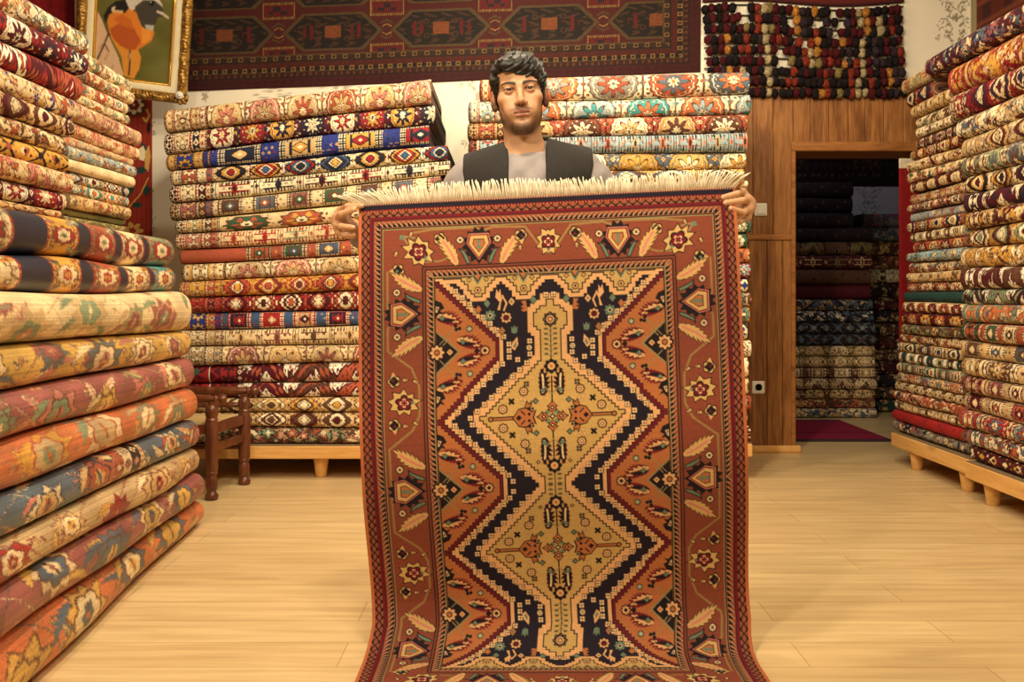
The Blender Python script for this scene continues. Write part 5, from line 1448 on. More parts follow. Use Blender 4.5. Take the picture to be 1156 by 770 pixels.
G_par = [('sand', ['sage', 'rust', 'cream'], 'olive', 'floral'), ('red', ['navy', 'wine', 'tan'], 'navy', 'geo'), ('tan', ['cream', 'brown'], 'brown', 'lattice'), ('cream', ['brown', 'sage'], 'brown', 'floral'), ('ivory', ['tan', 'brown'], 'brown', 'tree'), ('brown', ['navy', 'tan', 'rust'], 'navy', 'geo'),
         ('wine', ['red', 'gold', 'cream'], 'black', 'geo'), ('cream', ['wine', 'tan'], 'wine', 'floral'), ('cream', ['green', 'tan', 'rust'], 'brown', 'floral'), ('wine', ['cream', 'tan'], 'black', 'ovals'), ('ivory', ['tan', 'rust'], 'brown', 'medal'), ('wine', ['cream', 'navy', 'rust'], 'brown', 'medal'), ('ltblue', ['cream', 'sand', 'rose'], 'grey', 'floral'),
         ('red', ['navy', 'cream', 'gold'], 'navy', 'geo'), ('ivory', ['cream', 'brown'], 'brown', 'block'), ('rust', ['tan', 'wine'], 'wine', 'ovals'), ('ltblue', ['cream', 'teal', 'brown'], 'brown', 'floral'), ('cream', ['brown', 'rust', 'slate'], 'brown', 'floral'), ('tan', ['brown', 'cream'], 'brown', 'floral'), ('wine', ['cream', 'rust'], 'black', 'medal'),
         ('darkteal', ['wine', 'green'], 'black', 'plain'), ('cream', ['wine', 'rust'], 'wine', 'ovals'), ('wine', ['gold', 'rust'], 'black', 'ovals'), ('brown', ['tan', 'sage'], 'black', 'floral'), ('cream', ['brown', 'rust'], 'brown', 'floral'), ('tan', ['navy', 'cream', 'brown'], 'navy', 'geo'), ('white', ['darkteal', 'wine', 'tan'], 'darkteal', 'block'), ('sage', ['cream', 'rust', 'green'], 'darkteal', 'geo'),
         ('ivory', ['rust', 'tan', 'slate'], 'brown', 'medal'), ('wine', ['cream', 'tan'], 'black', 'geo'), ('rust', ['navy', 'cream'], 'brown', 'floral'), ('cream', ['black', 'tan'], 'brown', 'tree'), ('red', ['wine', 'red'], 'wine', 'plain'), ('grey', ['cream', 'rose', 'navy'], 'navy', 'floral')]
sG = [roll_noise(500 + i, .002) for i in range(36)]
for i, (nm, s) in enumerate(zip(G_sty, G_par)):
    far = min(6.02, 1124 * 2.3 / (Gx[i] - 578)); near = 5.47 if i < 2 else 5.20 if i < 6 else 5.08
    fn = lambda L_, arc, nu, nv, s=s, i=i: paint_roll(L_, arc, nu, nv, s[0], s[1], s[2], s[3], [], 300 + i, period=[150, 190, 120][i % 3])
    where = 'topmost' if i == 0 else 'lowest' if i == 33 else ORD[i] + ' from top'
    folded_rug(f'folded {nm} rug, {where} of the pile nearest the doorway', (2.3 + .01 * math.sin(i * 2.7), near, 0), EY, (-1, 0, 0), far - near, (zG[i],) * 2, (zG[i + 1],) * 2, .56, fn, .006,
               'rugs in the pile nearest the doorway', seed=160 + i, nz_t=sG[i] if i else None, nz_b=sG[i + 1] if i < 33 else None)

# -- the closest pile on the same side (H)
zH = [2.306, 2.196, 2.036, 1.905, 1.796, 1.695, 1.596, 1.512, 1.417, 1.335, 1.24, 1.138, 1.042, .962, .875, .787, .694, .61, .523, .432, .348, .262, .194]
HD = [5.45, 5.18, 5.11, 5.06, 5.01, 4.98, 4.96, 4.98, 4.94, 4.95, 5.0, 4.99, 4.99, 4.99, 5.01, 5.0, 4.98, 4.98, 5.01, 5.01, 4.95, 4.92]
H_sty = 'plum and ivory floral|amber-gold floral|crimson medallion|ivory flowered|pale cream diamond|grey-green swirl|ivory black-flecked|ivory wine-bordered|gold-ended cream|mustard starred|ochre starred|white and plum chevron|cream chequered chevron|slate and orange scroll|green and rust squared|buff key-bordered|ivory oval|rose paned|plum paned|scarlet flowered ivory|red dotted ivory|maroon trellis'.split('|')
H_par = [('wine', ['cream', 'slate', 'rose', 'navy'], 'navy', 'floral'), ('gold', ['rust', 'cream', 'red'], 'wine', 'floral'), ('red', ['wine', 'navy', 'cream'], 'wine', 'geo'), ('ivory', ['wine', 'tan', 'slate'], 'brown', 'floral'), ('cream', ['tan', 'wine', 'sand'], 'brown', 'geo'), ('cream', ['sage', 'slate', 'brown'], 'brown', 'medal'),
         ('ivory', ['black', 'gold', 'wine'], 'black', 'geo'), ('ivory', ['wine', 'navy'], 'wine', 'zig'), ('cream', ['gold', 'wine', 'brown'], 'wine', 'floral'), ('gold', ['ivory', 'wine', 'sage'], 'brown', 'geo'), ('gold', ['ivory', 'brown', 'tan'], 'wine', 'floral'), ('white', ['wine', 'brown'], 'wine', 'zig'), ('white', ['black', 'sage'], 'wine', 'zig'),
         ('orange', ['slate', 'cream', 'sage'], 'brown', 'floral'), ('rust', ['green', 'cream', 'black'], 'brown', 'block'), ('tan', ['brown', 'cream', 'slate'], 'brown', 'block'), ('ivory', ['brown', 'tan'], 'brown', 'medal'), ('sand', ['rose', 'cream', 'wine'], 'wine', 'block'), ('sand', ['wine', 'cream', 'rust'], 'wine', 'block'),
         ('cream', ['red', 'slate', 'rust'], 'wine', 'medal'), ('ivory', ['rust', 'wine', 'slate'], 'brown', 'floral'), ('wine', ['ivory', 'gold', 'cream'], 'black', 'lattice')]
sH = [roll_noise(550 + i, .003) for i in range(24)]
for i, (nm, s) in enumerate(zip(H_sty, H_par)):
    far = HD[i] - .01; near = 3.2 + .02 * math.sin(i * 3)
    bands = [(10, s[2], 'dot', s[0], s[2])]
    fn = lambda L_, arc, nu, nv, s=s, i=i: paint_roll(L_, arc, nu, nv, s[0], s[1], s[2], s[3], B5(s[1][0], s[0], s[1][-1], s[2], s[1][1 % len(s[1])]) if i % 3 else [], 340 + i, period=[230, 280, 190][i % 3])[::-1]
    where = 'topmost' if i == 0 else 'lowest' if i == 21 else ORD[i] + ' from top'
    folded_rug(f'folded {nm} rug, {where} of the closest doorway-side pile', (2.25 + .01 * math.sin(i * 2.2), near, 0), EY, (-1, 0, 0), far - near, (zH[i],) * 2, (zH[i + 1],) * 2, .62, fn, .005,
               'rugs in the closest pile on the doorway side', seed=200 + i, nz_t=sH[i] if i else None, nz_b=sH[i + 1] if i < 21 else None)
fn = lambda L_, arc, nu, nv: paint_roll(L_, arc, nu, nv, 'sand', ['sage', 'grey', 'tan'], 'olive', 'floral', [], 390, period=170)
folded_rug('rolled grey-green rug lying crosswise on top of the closest doorway-side pile', (2.47, 3.6, 0), EY, (-1, 0, 0), 1.8, (2.43, 2.43), (2.312, 2.312), .3, fn, .006, None, seed=230)

# -- the dim piles seen through the doorway
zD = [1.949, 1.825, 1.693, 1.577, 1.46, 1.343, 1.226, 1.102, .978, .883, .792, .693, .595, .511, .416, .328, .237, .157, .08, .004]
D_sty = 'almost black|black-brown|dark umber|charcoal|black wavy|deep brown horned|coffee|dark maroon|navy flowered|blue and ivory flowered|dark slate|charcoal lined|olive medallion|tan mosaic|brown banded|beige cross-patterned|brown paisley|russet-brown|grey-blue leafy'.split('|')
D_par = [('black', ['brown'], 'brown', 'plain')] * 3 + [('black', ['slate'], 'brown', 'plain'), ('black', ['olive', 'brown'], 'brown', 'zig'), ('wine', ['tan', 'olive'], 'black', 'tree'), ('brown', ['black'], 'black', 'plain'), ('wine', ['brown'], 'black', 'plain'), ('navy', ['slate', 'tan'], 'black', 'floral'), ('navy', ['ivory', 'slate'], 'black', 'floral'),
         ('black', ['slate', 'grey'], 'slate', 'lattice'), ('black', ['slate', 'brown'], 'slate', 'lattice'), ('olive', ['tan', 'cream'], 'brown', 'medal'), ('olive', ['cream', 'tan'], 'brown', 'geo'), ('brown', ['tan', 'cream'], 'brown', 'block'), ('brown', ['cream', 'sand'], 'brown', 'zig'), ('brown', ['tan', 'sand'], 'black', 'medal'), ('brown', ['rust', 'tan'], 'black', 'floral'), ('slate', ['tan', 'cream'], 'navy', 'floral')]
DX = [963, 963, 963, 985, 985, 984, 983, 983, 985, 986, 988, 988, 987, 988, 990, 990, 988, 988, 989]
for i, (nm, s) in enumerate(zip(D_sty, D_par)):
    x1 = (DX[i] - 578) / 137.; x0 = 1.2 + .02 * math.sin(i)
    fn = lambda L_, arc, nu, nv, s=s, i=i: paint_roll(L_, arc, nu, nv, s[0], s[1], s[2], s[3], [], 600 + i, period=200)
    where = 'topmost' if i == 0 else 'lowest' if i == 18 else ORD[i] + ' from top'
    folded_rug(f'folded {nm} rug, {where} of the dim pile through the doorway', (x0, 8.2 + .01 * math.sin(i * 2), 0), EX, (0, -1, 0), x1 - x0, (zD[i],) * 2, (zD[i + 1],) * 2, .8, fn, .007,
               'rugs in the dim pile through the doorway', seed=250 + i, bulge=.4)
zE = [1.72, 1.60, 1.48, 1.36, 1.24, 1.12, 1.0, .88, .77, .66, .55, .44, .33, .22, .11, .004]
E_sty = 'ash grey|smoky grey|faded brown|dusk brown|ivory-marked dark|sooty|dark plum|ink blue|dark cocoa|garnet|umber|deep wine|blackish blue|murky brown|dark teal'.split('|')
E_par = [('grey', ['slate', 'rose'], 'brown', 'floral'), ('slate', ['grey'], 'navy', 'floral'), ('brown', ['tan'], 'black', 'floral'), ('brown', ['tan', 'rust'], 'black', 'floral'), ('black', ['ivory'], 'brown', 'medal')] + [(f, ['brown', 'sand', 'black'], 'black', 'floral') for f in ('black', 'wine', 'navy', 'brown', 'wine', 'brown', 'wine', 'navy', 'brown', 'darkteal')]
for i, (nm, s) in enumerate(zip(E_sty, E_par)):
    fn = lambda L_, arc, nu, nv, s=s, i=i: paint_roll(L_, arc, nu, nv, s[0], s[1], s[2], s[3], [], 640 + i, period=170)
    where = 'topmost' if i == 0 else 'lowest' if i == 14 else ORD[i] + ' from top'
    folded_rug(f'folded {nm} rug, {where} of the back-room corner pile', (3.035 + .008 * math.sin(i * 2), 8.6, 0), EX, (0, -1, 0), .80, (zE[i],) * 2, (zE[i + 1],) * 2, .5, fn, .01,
               'rugs in the rear pile in the back room corner', seed=290 + i, bulge=.4)

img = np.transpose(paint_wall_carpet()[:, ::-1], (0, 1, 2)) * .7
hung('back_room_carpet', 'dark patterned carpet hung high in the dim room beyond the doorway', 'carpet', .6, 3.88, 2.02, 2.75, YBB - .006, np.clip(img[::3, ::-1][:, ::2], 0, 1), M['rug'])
# magenta rug on the back room floor
nu, nv = 120, 90
uu, vv = np.meshgrid(np.arange(nu), np.arange(nv), indexing='ij')
img = np.empty((nu, nv, 3)); img[:] = rgb(138, 30, 58); img[((uu + vv * 2) % 26 < 3)] = rgb(140, 50, 70); img[(vv < 4) | (vv > 85)] = rgb(60, 40, 50); img[(np.abs(vv - 30) < 2)] = rgb(84, 18, 40)
X, Y = np.meshgrid(np.linspace(1.62, 2.62, nu), np.linspace(6.86, 7.98, nv), indexing='ij')
X = X + (Y - 6.86) * .0
P = np.stack([X, Y, np.full_like(X, .014)], -1).reshape(-1, 3); Q = P.copy(); Q[:, 2] = .001; n = len(P)
e = np.array(list(range(0, nv)) + list(range(2 * nv - 1, nu * nv, nv)) + list(range(nu * nv - 2, (nu - 1) * nv - 1, -1)) + list(range((nu - 2) * nv, 0, -nv))); e2 = np.roll(e, -1)
tag(mesh_obj('floor_rug', np.concatenate([P, Q]), np.concatenate([grid_quads(nu, nv), np.stack([e, e2, e2 + n, e + n], 1)]), M['redrug'], col=np.tile(img.reshape(-1, 3), (2, 1))), 'magenta rug spread on the floor just beyond the doorway', 'rug')

# ------------------------------------------------------------------ switch and socket on the boards
yS = YB - .02
t = empty('light_switch', (1.598, yS, 1.560)); tag(t, 'cream rocker light switch on the boards beside the doorway', 'switch')
b = MB(); b.box(-.041, .041, -.012, 0.0, -.041, .041, .006); b.build('plate', M['plastic'], t)
b = MB(); b.box(-.028, .028, -.018, -.011, -.030, .030, .004); b.build('rocker', M['plastic'], t)
t = empty('wall_socket', (1.582, yS, .418)); tag(t, 'white power socket low on the boards beside the doorway', 'socket')
b = MB(); b.box(-.041, .041, -.012, 0.0, -.041, .041, .006); pl = b.build('plate', M['plastic'], t)
b = MB(); b.lathe([(.028, .0), (.03, .006), (.024, .006), (.022, .001), (.001, .001)], (0, -.011, 0), (0, -1, 0), 24); b.build('ring', M['plastic'], t, smooth=True, autosmooth=30)
for s in (-1, 1):
    b = MB(); b.lathe([(.004, .0), (.004, .003)], (s * .0095, -.0115, 0), (0, -1, 0), 10); b.build('hole', M['socket'], pl)
b = MB(); b.lathe([(.028, 0), (.030, .006), (.024, .014), (.008, .017), (.002, .0175)], (0, 0, 0), (0, -1, 0), 24)
o = b.build('round_wall_knob', M['plastic'], smooth=True, autosmooth=40); o.location = (1.512, yS, 1.512)
tag(o, 'small round white knob on the boards next to the light switch', 'knob')

# ------------------------------------------------------------------ low turned chair in front of the pile
def chair():
    xf, yn, yf, xb = -1.478, 4.90, 5.30, -1.98
    t = empty('turned_chair', ((xf + xb) / 2, (yn + yf) / 2, 0)); tag(t, 'low dark turned-wood armchair with woven rush seat in front of the rug pile', 'chair')
    O = np.array(t.location)
    L = lambda p: tuple(np.array(p) - O)
    def post(x, y, top=.445):
        b = MB()
        pr = [(.020, 0), (.031, .006), (.033, .022), (.026, .034), (.021, .042), (.027, .055), (.030, .075), (.029, .10), (.022, .122), (.028, .130), (.030, .136), (.027, .142), (.031, .150), (.032, .25), (.032, .385), (.029, .392), (.032, .398), (.029, .404), (.026, .408),
              (.030, .42), (.033, .435), (.032, .452), (.025, .468), (.016, .476), (.019, .482), (.022, .49)]
        b.lathe([(r, h * top / .445) for r, h in pr], L((x, y, 0)), (0, 0, 1), 22); b.build('leg', M['chair'], t, smooth=True, autosmooth=50)
    post(xf, yn, .44); post(-1.425, yf, .44); post(xb, yn, .44); post(xb, yf, .44)
    def arm(x, y, z):
        b = MB(); x1 = x + .075
        pr = [(.001, 0), (.018, .004), (.025, .018), (.022, .034), (.012, .042), (.016, .05), (.021, .056), (.015, .062), (.018, .08), (.022, .14), (.023, .2), (.020, .26), (.024, .27), (.02, .28), (.022, .4), (.02, .58)]
        b.lathe(pr, L((x1, y, z)), (-1, 0, 0), 18); b.build('armrest', M['chair'], t, smooth=True, autosmooth=50)
    arm(xf, yn, .497); arm(-1.425, yf, .50)
    def rail(a, c, r, name='rail'):
        b = MB(); b.tube([L(np.array(a) + (np.array(c) - np.array(a)) * k) for k in (0, .1, .5, .9, 1)], [r * .8, r, r * 1.15, r, r * .8], 10); b.build(name, M['chair'], t, smooth=True)
    def flat(a, c, h, name):
        a = np.array(a); c = np.array(c); d = c - a; d /= np.linalg.norm(d); nrm = np.cross(d, (0, 0, 1)) * .014; up = np.array((0, 0, h))
        b = MB(); v = [L(p + s * nrm + k * up) for p in (a, c) for k in (0, 1) for s in (-1, 1)]
        b.add(v, [(0, 1, 3, 2), (4, 6, 7, 5), (0, 4, 5, 1), (2, 3, 7, 6), (0, 2, 6, 4), (1, 5, 7, 3)]); b.build(name, M['chair'], t)
    flat((xf, yn, .325), (-1.425, yf, .325), .05, 'seat_rail'); flat((xf, yn, .235), (-1.425, yf, .235), .036, 'stretcher')
    flat((xf, yf, .325), (xb, yf, .325), .045, 'seat_rail'); flat((xf, yn, .325), (xb, yn, .325), .045, 'seat_rail'); flat((xb, yn, .325), (xb, yf, .325), .045, 'seat_rail')
    rail((-1.425, yf, .425), (xb, yf, .425), .014); rail((xb, yn, .43), (xb, yf, .43), .014); rail((xb, yn, .2), (xb, yf, .2), .012, 'stretcher'); rail((-1.425, yf, .2), (xb, yf, .2), .012, 'stretcher')
    rail((-1.6, yf, .37), (-1.6, yf, .425), .008, 'spindle'); rail((-1.75, yf, .37), (-1.75, yf, .425), .008, 'spindle')
    # rush seat: four woven triangles meeting in the middle
    n = 40
    X, Y = np.meshgrid(np.linspace(xb + .02, xf + .01, n), np.linspace(yn + .015, yf - .015, n), indexing='ij')
    a = (X - X.min()) / (X.max() - X.min()) - .5; c = (Y - Y.min()) / (Y.max() - Y.min()) - .5
    Z = .378 - .012 * (1 - np.maximum(np.abs(a), np.abs(c)) * 2) + .002 * np.sin(np.where(np.abs(a) > np.abs(c), np.abs(c), np.abs(a)) * 110)
    P = np.stack([X, Y, Z], -1).reshape(-1, 3) - O; Q = P.copy(); Q[:, 2] = .35; m = len(P)
    e = np.array(list(range(0, n)) + list(range(2 * n - 1, n * n, n)) + list(range(n * n - 2, (n - 1) * n - 1, -1)) + list(range((n - 2) * n, 0, -n))); e2 = np.roll(e, -1)
    mesh_obj('rush_seat', np.concatenate([P, Q]), np.concatenate([grid_quads(n, n), np.stack([e, e2, e2 + m, e + m], 1), grid_quads(n, n, m)]), M['rush'], t)
chair()

# ------------------------------------------------------------------ the rug held up in the middle of the room
RW, RL = 1.07, 1.616
ROT = radians(2.7)


def held_path():
    pts = np.array([(2.815, 1.2855), (2.79, 1.15), (2.768, .95), (2.742, .65), (2.752, .45), (2.795, .26), (2.815, .15), (2.803, .08), (2.765, .032), (2.70, .013), (2.55, .011), (2.2, .011)])
    t = np.arange(len(pts)); tt = np.linspace(0, len(pts) - 1, 600)
    def cr(y):
        out = np.empty_like(tt)
        for q, v in enumerate(tt):
            i = min(int(v), len(pts) - 2); f = v - i
            p0, p1, p2, p3 = y[max(i - 1, 0)], y[i], y[i + 1], y[min(i + 2, len(pts) - 1)]
            out[q] = .5 * (2 * p1 + (p2 - p0) * f + (2 * p0 - 5 * p1 + 4 * p2 - p3) * f * f + (3 * p1 - p0 - 3 * p2 + p3) * f ** 3)
        return out
    D, Z = cr(pts[:, 0]), cr(pts[:, 1])
    s = np.concatenate([[0], np.cumsum(np.hypot(np.diff(D), np.diff(Z)))])
    return s, D, Z
_ps, _pD, _pZ = held_path()


def held_point(a, t, off=0.0):
    """a across (-.5..5 of the width, metres), t down from the top edge (metres); off = towards the viewer"""
    D = np.interp(t, _ps, _pD); Z = np.interp(t, _ps, _pZ)
    k = np.clip(Z / .22, 0, 1)
    fl = np.where(Z < .3, (1 - Z / .3).clip(0, 1), 0)
    X = np.interp(Z, [.0, .012, .085, .21, .45, .66, 1.2855], [.124, .130, .140, .134, .121, .112, .099]) + a * cos(ROT)
    Zz = Z + a * sin(ROT) * k
    # edges curl a little, soft vertical folds
    D2 = D + .010 * np.sin(a * 7 + 1.0) * np.sin(t * 2.4) * k + .02 * (np.abs(a) / .535) ** 6 * k - off
    return np.stack([X + 0 * D2, D2, Zz + 0 * D2], -1)


def held_rug():
    t0 = empty('held_rug', (.099, 2.8, 0)); tag(t0, 'long rust and navy rug with gold double medallion, held up by the man', 'rug')
    O = np.array(t0.location)
    img = paint_held()
    nv, nu = img.shape[:2]
    a = np.linspace(-RW / 2, RW / 2, nu); t = np.linspace(0, RL, nv)
    Tm, Am = np.meshgrid(t, a, indexing='ij')
    P = held_point(Am, Tm, .0045)
    # back face, coarser
    kv, ku = 90, 60
    Tb, Ab = np.meshgrid(np.linspace(0, RL, kv), np.linspace(-RW / 2, RW / 2, ku), indexing='ij')
    Q = held_point(Ab, Tb, -.0045); Q[..., 2] = np.where(Tb > 1.3, Q[..., 2] - .006, Q[..., 2]); 
    Vf = P.reshape(-1, 3) - O; Vb = Q.reshape(-1, 3) - O
    mesh_obj('pile', Vf, grid_quads(nv, nu), M['held'], t0, col=img.reshape(-1, 3))
    back = np.empty((kv, ku, 3)); back[:] = rgb(150, 100, 76)
    # backing with turned edges reaching the front
    V2 = [Vb]; 
    qd = [grid_quads(kv, ku)]
    base = kv * ku
    rim_f = np.concatenate([held_point(Ab[0], Tb[0], .0045), held_point(Ab[1:, -1], Tb[1:, -1], .0045), held_point(Ab[-1, -2::-1], Tb[-1, -2::-1], .0045), held_point(Ab[-2:0:-1, 0], Tb[-2:0:-1, 0], .0045)]) - O
    idx = np.array(list(range(ku)) + list(range(2 * ku - 1, kv * ku, ku)) + list(range(kv * ku - 2, (kv - 1) * ku - 1, -1)) + list(range((kv - 2) * ku, 0, -ku)))
    m = len(idx); i2 = np.roll(np.arange(m), -1)
    V2.append(rim_f); qd.append(np.stack([idx, idx[i2], base + i2, base + np.arange(m)], 1))
    cb = np.concatenate([back.reshape(-1, 3), np.tile(rgb(200, 116, 70), (m, 1))])
    mesh_obj('backing', np.concatenate(V2), np.concatenate(qd), M['held'], t0, col=cb)
    rg = random.Random(8)
    for (nm, tt, sg) in (('fringe', 0.0, 1), ('fringe', RL, -1)):
        b = MB()
        n = 330 if sg > 0 else 120
        clump = 0
        for k in range(n):
            av = -RW / 2 + RW * (k + .5) / n + rg.uniform(-.001, .001)
            if k % 9 == 0: clump = rg.uniform(-.008, .008)
            root = held_point(np.array(av), np.array(tt), 0.001) - O
            f = av / (RW / 2)
            if sg > 0:
                ln = .046 + rg.uniform(-.006, .006) - .004 * sin(f * 5)
                le = np.array([clump + rg.uniform(-.005, .005) - .006, rg.uniform(-.012, .01), ln])
                if f < -.72: le += np.array([-.075 * ((-f - .72) / .28) ** 1.3, 0, -.012 * ((-f - .72) / .28)])
                if f > .80: le += np.array([.055 * ((f - .80) / .2), -.008, -.01 * ((f - .8) / .2)])
                p = [root + np.array([0, 0, -.004]), root + le * .35 + np.array([0, 0, .004]), root + le * .7 + np.array([rg.uniform(-.002, .002), 0, .002]), root + le]
            else:
                le = np.array([rg.uniform(-.012, .012), -.055 + rg.uniform(-.006, .006), 0])
                p = [root, root + le * .5 + np.array([0, 0, -.002]), root + le + np.array([0, 0, -.004])]
            b.tube(p, [.0021, .0027, .0023, .0012][:len(p)] if len(p) == 4 else [.002, .002, .001], 5)
        o = b.build(nm, M['fringe'], t0, smooth=True)
        o['kind'] = 'stuff'
held_rug()

# ------------------------------------------------------------------ the man: one continuous body grown from a distance field
class Vol:
    def __init__(s, xs, ys, zs):
        s.xs, s.ys, s.zs = [np.asarray(a, np.float32) for a in (xs, ys, zs)]
        s.F = np.full((len(xs), len(ys), len(zs)), 1.0, np.float32)
    def sub(s, lo, hi, pad):
        r = []
        for a, l, h in zip((s.xs, s.ys, s.zs), lo, hi):
            r.append(slice(max(0, int(np.searchsorted(a, l - pad))), min(len(a), int(np.searchsorted(a, h + pad)) + 1)))
        return tuple(r)
    def pts(s, sl): return s.xs[sl[0]][:, None, None], s.ys[sl[1]][None, :, None], s.zs[sl[2]][None, None, :]
    def union(s, sl, d, k):
        f = s.F[sl]
        if k <= 0: np.minimum(f, d, out=f); return
        h = np.clip(.5 + .5 * (f - d) / k, 0, 1)
        f[...] = f + (d - f) * h - k * h * (1 - h)
    def cut(s, sl, d, k):
        f = s.F[sl]; nd = -d
        if k <= 0: np.maximum(f, nd, out=f); return
        h = np.clip(.5 - .5 * (f - nd) / k, 0, 1)
        f[...] = f + (nd - f) * h + k * h * (1 - h)
    def cap(s, a, b, ra, rb, k=.02, cut=False):
        a = np.array(a, float); b = np.array(b, float); R = max(ra, rb)
        sl = s.sub(np.minimum(a, b) - R, np.maximum(a, b) + R, k + .03)
        x, y, z = s.pts(sl); d = b - a; l2 = float(d @ d) + 1e-12
        t = np.clip(((x - a[0]) * d[0] + (y - a[1]) * d[1] + (z - a[2]) * d[2]) / l2, 0, 1)
        dist = np.sqrt((x - a[0] - t * d[0]) ** 2 + (y - a[1] - t * d[1]) ** 2 + (z - a[2] - t * d[2]) ** 2) - (ra + (rb - ra) * t)
        (s.cut if cut else s.union)(sl, dist.astype(np.float32), k)
    def ell(s, c, r, Rm=None, k=.02, cut=False, clip=None):
        """ellipsoid, Rm rotates world offsets into its own axes"""
        c = np.array(c, float); r = np.array(r, float); m = float(r.max())
        ext = r if Rm is None else np.full(3, m)
        sl = s.sub(c - ext, c + ext, k + .03)
        x, y, z = s.pts(sl); x = x - c[0]; y = y - c[1]; z = z - c[2]
        if Rm is not None:
            x, y, z = (Rm[0, 0] * x + Rm[0, 1] * y + Rm[0, 2] * z, Rm[1, 0] * x + Rm[1, 1] * y + Rm[1, 2] * z, Rm[2, 0] * x + Rm[2, 1] * y + Rm[2, 2] * z)
        k0 = np.sqrt((x / r[0]) ** 2 + (y / r[1]) ** 2 + (z / r[2]) ** 2)
        k1 = np.sqrt((x / r[0] ** 2) ** 2 + (y / r[1] ** 2) ** 2 + (z / r[2] ** 2) ** 2) + 1e-9
        d = k0 * (k0 - 1) / k1
        d = np.where(k0 < 1e-3, -r.min(), d)
        if clip is not None: d = np.maximum(d, clip(x, y, z))
        (s.cut if cut else s.union)(sl, d.astype(np.float32), k)
    def surface(s):
        F = s.F; ins = F < 0
        cnt = np.zeros(tuple(n - 1 for n in F.shape), np.int8)
        corners = [(i, j, k) for i in (0, 1) for j in (0, 1) for k in (0, 1)]
        nx, ny, nz = F.shape
        for (i, j, k) in corners: cnt += ins[i:nx - 1 + i, j:ny - 1 + j, k:nz - 1 + k]
        act = np.argwhere((cnt > 0) & (cnt < 8))
        flat = np.ravel_multi_index(act.T, cnt.shape)
        cv = {c: F[act[:, 0] + c[0], act[:, 1] + c[1], act[:, 2] + c[2]] for c in corners}
        acc = np.zeros((len(act), 3)); n = np.zeros(len(act))
        for c in corners:
            for ax in range(3):
                if c[ax] == 0:
                    d = list(c); d[ax] = 1; d = tuple(d)
                    a, b = cv[c], cv[d]; m = (a < 0) != (b < 0)
                    t = np.where(m, a / np.where(m, a - b, 1), 0)
                    p = np.array(c, float)[None, :].repeat(len(act), 0); p[:, ax] += t
                    acc[m] += p[m]; n[m] += 1
        fr = acc / n[:, None]
        V = np.empty((len(act), 3))
        for ax, a in enumerate((s.xs, s.ys, s.zs)): V[:, ax] = a[act[:, ax]] * (1 - fr[:, ax]) + a[act[:, ax] + 1] * fr[:, ax]
        quads = []
        for ax in range(3):
            o1, o2 = [(1, 2), (2, 0), (0, 1)][ax]
            sl0 = [slice(None)] * 3; sl1 = [slice(None)] * 3
            sl0[ax] = slice(0, -1); sl1[ax] = slice(1, None)
            e = np.argwhere(ins[tuple(sl0)] != ins[tuple(sl1)])
            ok = np.ones(len(e), bool)
            for o in (o1, o2): ok &= (e[:, o] > 0) & (e[:, o] < F.shape[o] - 1)
            e = e[ok]
            sgn = ins[e[:, 0], e[:, 1], e[:, 2]]
            q = []
            for (d1, d2) in ((-1, -1), (0, -1), (0, 0), (-1, 0)):
                cc = e.copy(); cc[:, o1] += d1; cc[:, o2] += d2
                q.append(np.searchsorted(flat, np.ravel_multi_index(cc.T, cnt.shape)))
            q = np.stack(q, 1); q[~sgn] = q[~sgn][:, ::-1]
            quads.append(q)
        return V, np.concatenate(quads)


def smooth_mesh(V, Q, it, lam=.5, mask=None):
    n = len(V); e = np.concatenate([Q[:, [0, 1]], Q[:, [1, 2]], Q[:, [2, 3]], Q[:, [3, 0]]]); e = np.concatenate([e, e[:, ::-1]])
    deg = np.bincount(e[:, 0], minlength=n)[:, None]
    for _ in range(it):
        s_ = np.stack([np.bincount(e[:, 0], V[e[:, 1], ax], minlength=n) for ax in range(3)], 1) / deg
        d = (s_ - V) * lam
        if mask is not None: d *= mask[:, None]
        V = V + d
    return V


def axis(segs):
    out = []
    for a, b, st in segs:
        n = max(1, int(round((b - a) / st))); out.append(np.linspace(a, b, n, endpoint=False))
    out.append([segs[-1][1]])
    return np.concatenate(out)


# head frame: origin between the eyes' level and the ears; x to the right of the picture, f forward (towards the viewer), z up
HC = np.array([.022, 3.045, 1.622])
ROLL, PITCH, YAW = radians(5.6), radians(-2.0), radians(1.5)
_rx = np.array([cos(ROLL), 0, sin(ROLL)]); _ru = np.array([-sin(ROLL), 0, cos(ROLL)]); _rf = np.array([0, -1, 0.])
def _rotm(axv, an):
    x, y, z = axv; c, s_ = cos(an), sin(an); C1 = 1 - c
    return np.array([[c + x * x * C1, x * y * C1 - z * s_, x * z * C1 + y * s_], [y * x * C1 + z * s_, c + y * y * C1, y * z * C1 - x * s_], [z * x * C1 - y * s_, z * y * C1 + x * s_, c + z * z * C1]])
_Rp = _rotm(_rx, -PITCH)
_rf = _Rp @ _rf; _ru = _Rp @ _ru
HM = np.stack([_rx, _rf, _ru])                    # world offset -> head (x, f, z)
def H(x, f, z): return HC + _rx * x + _rf * f + _ru * z

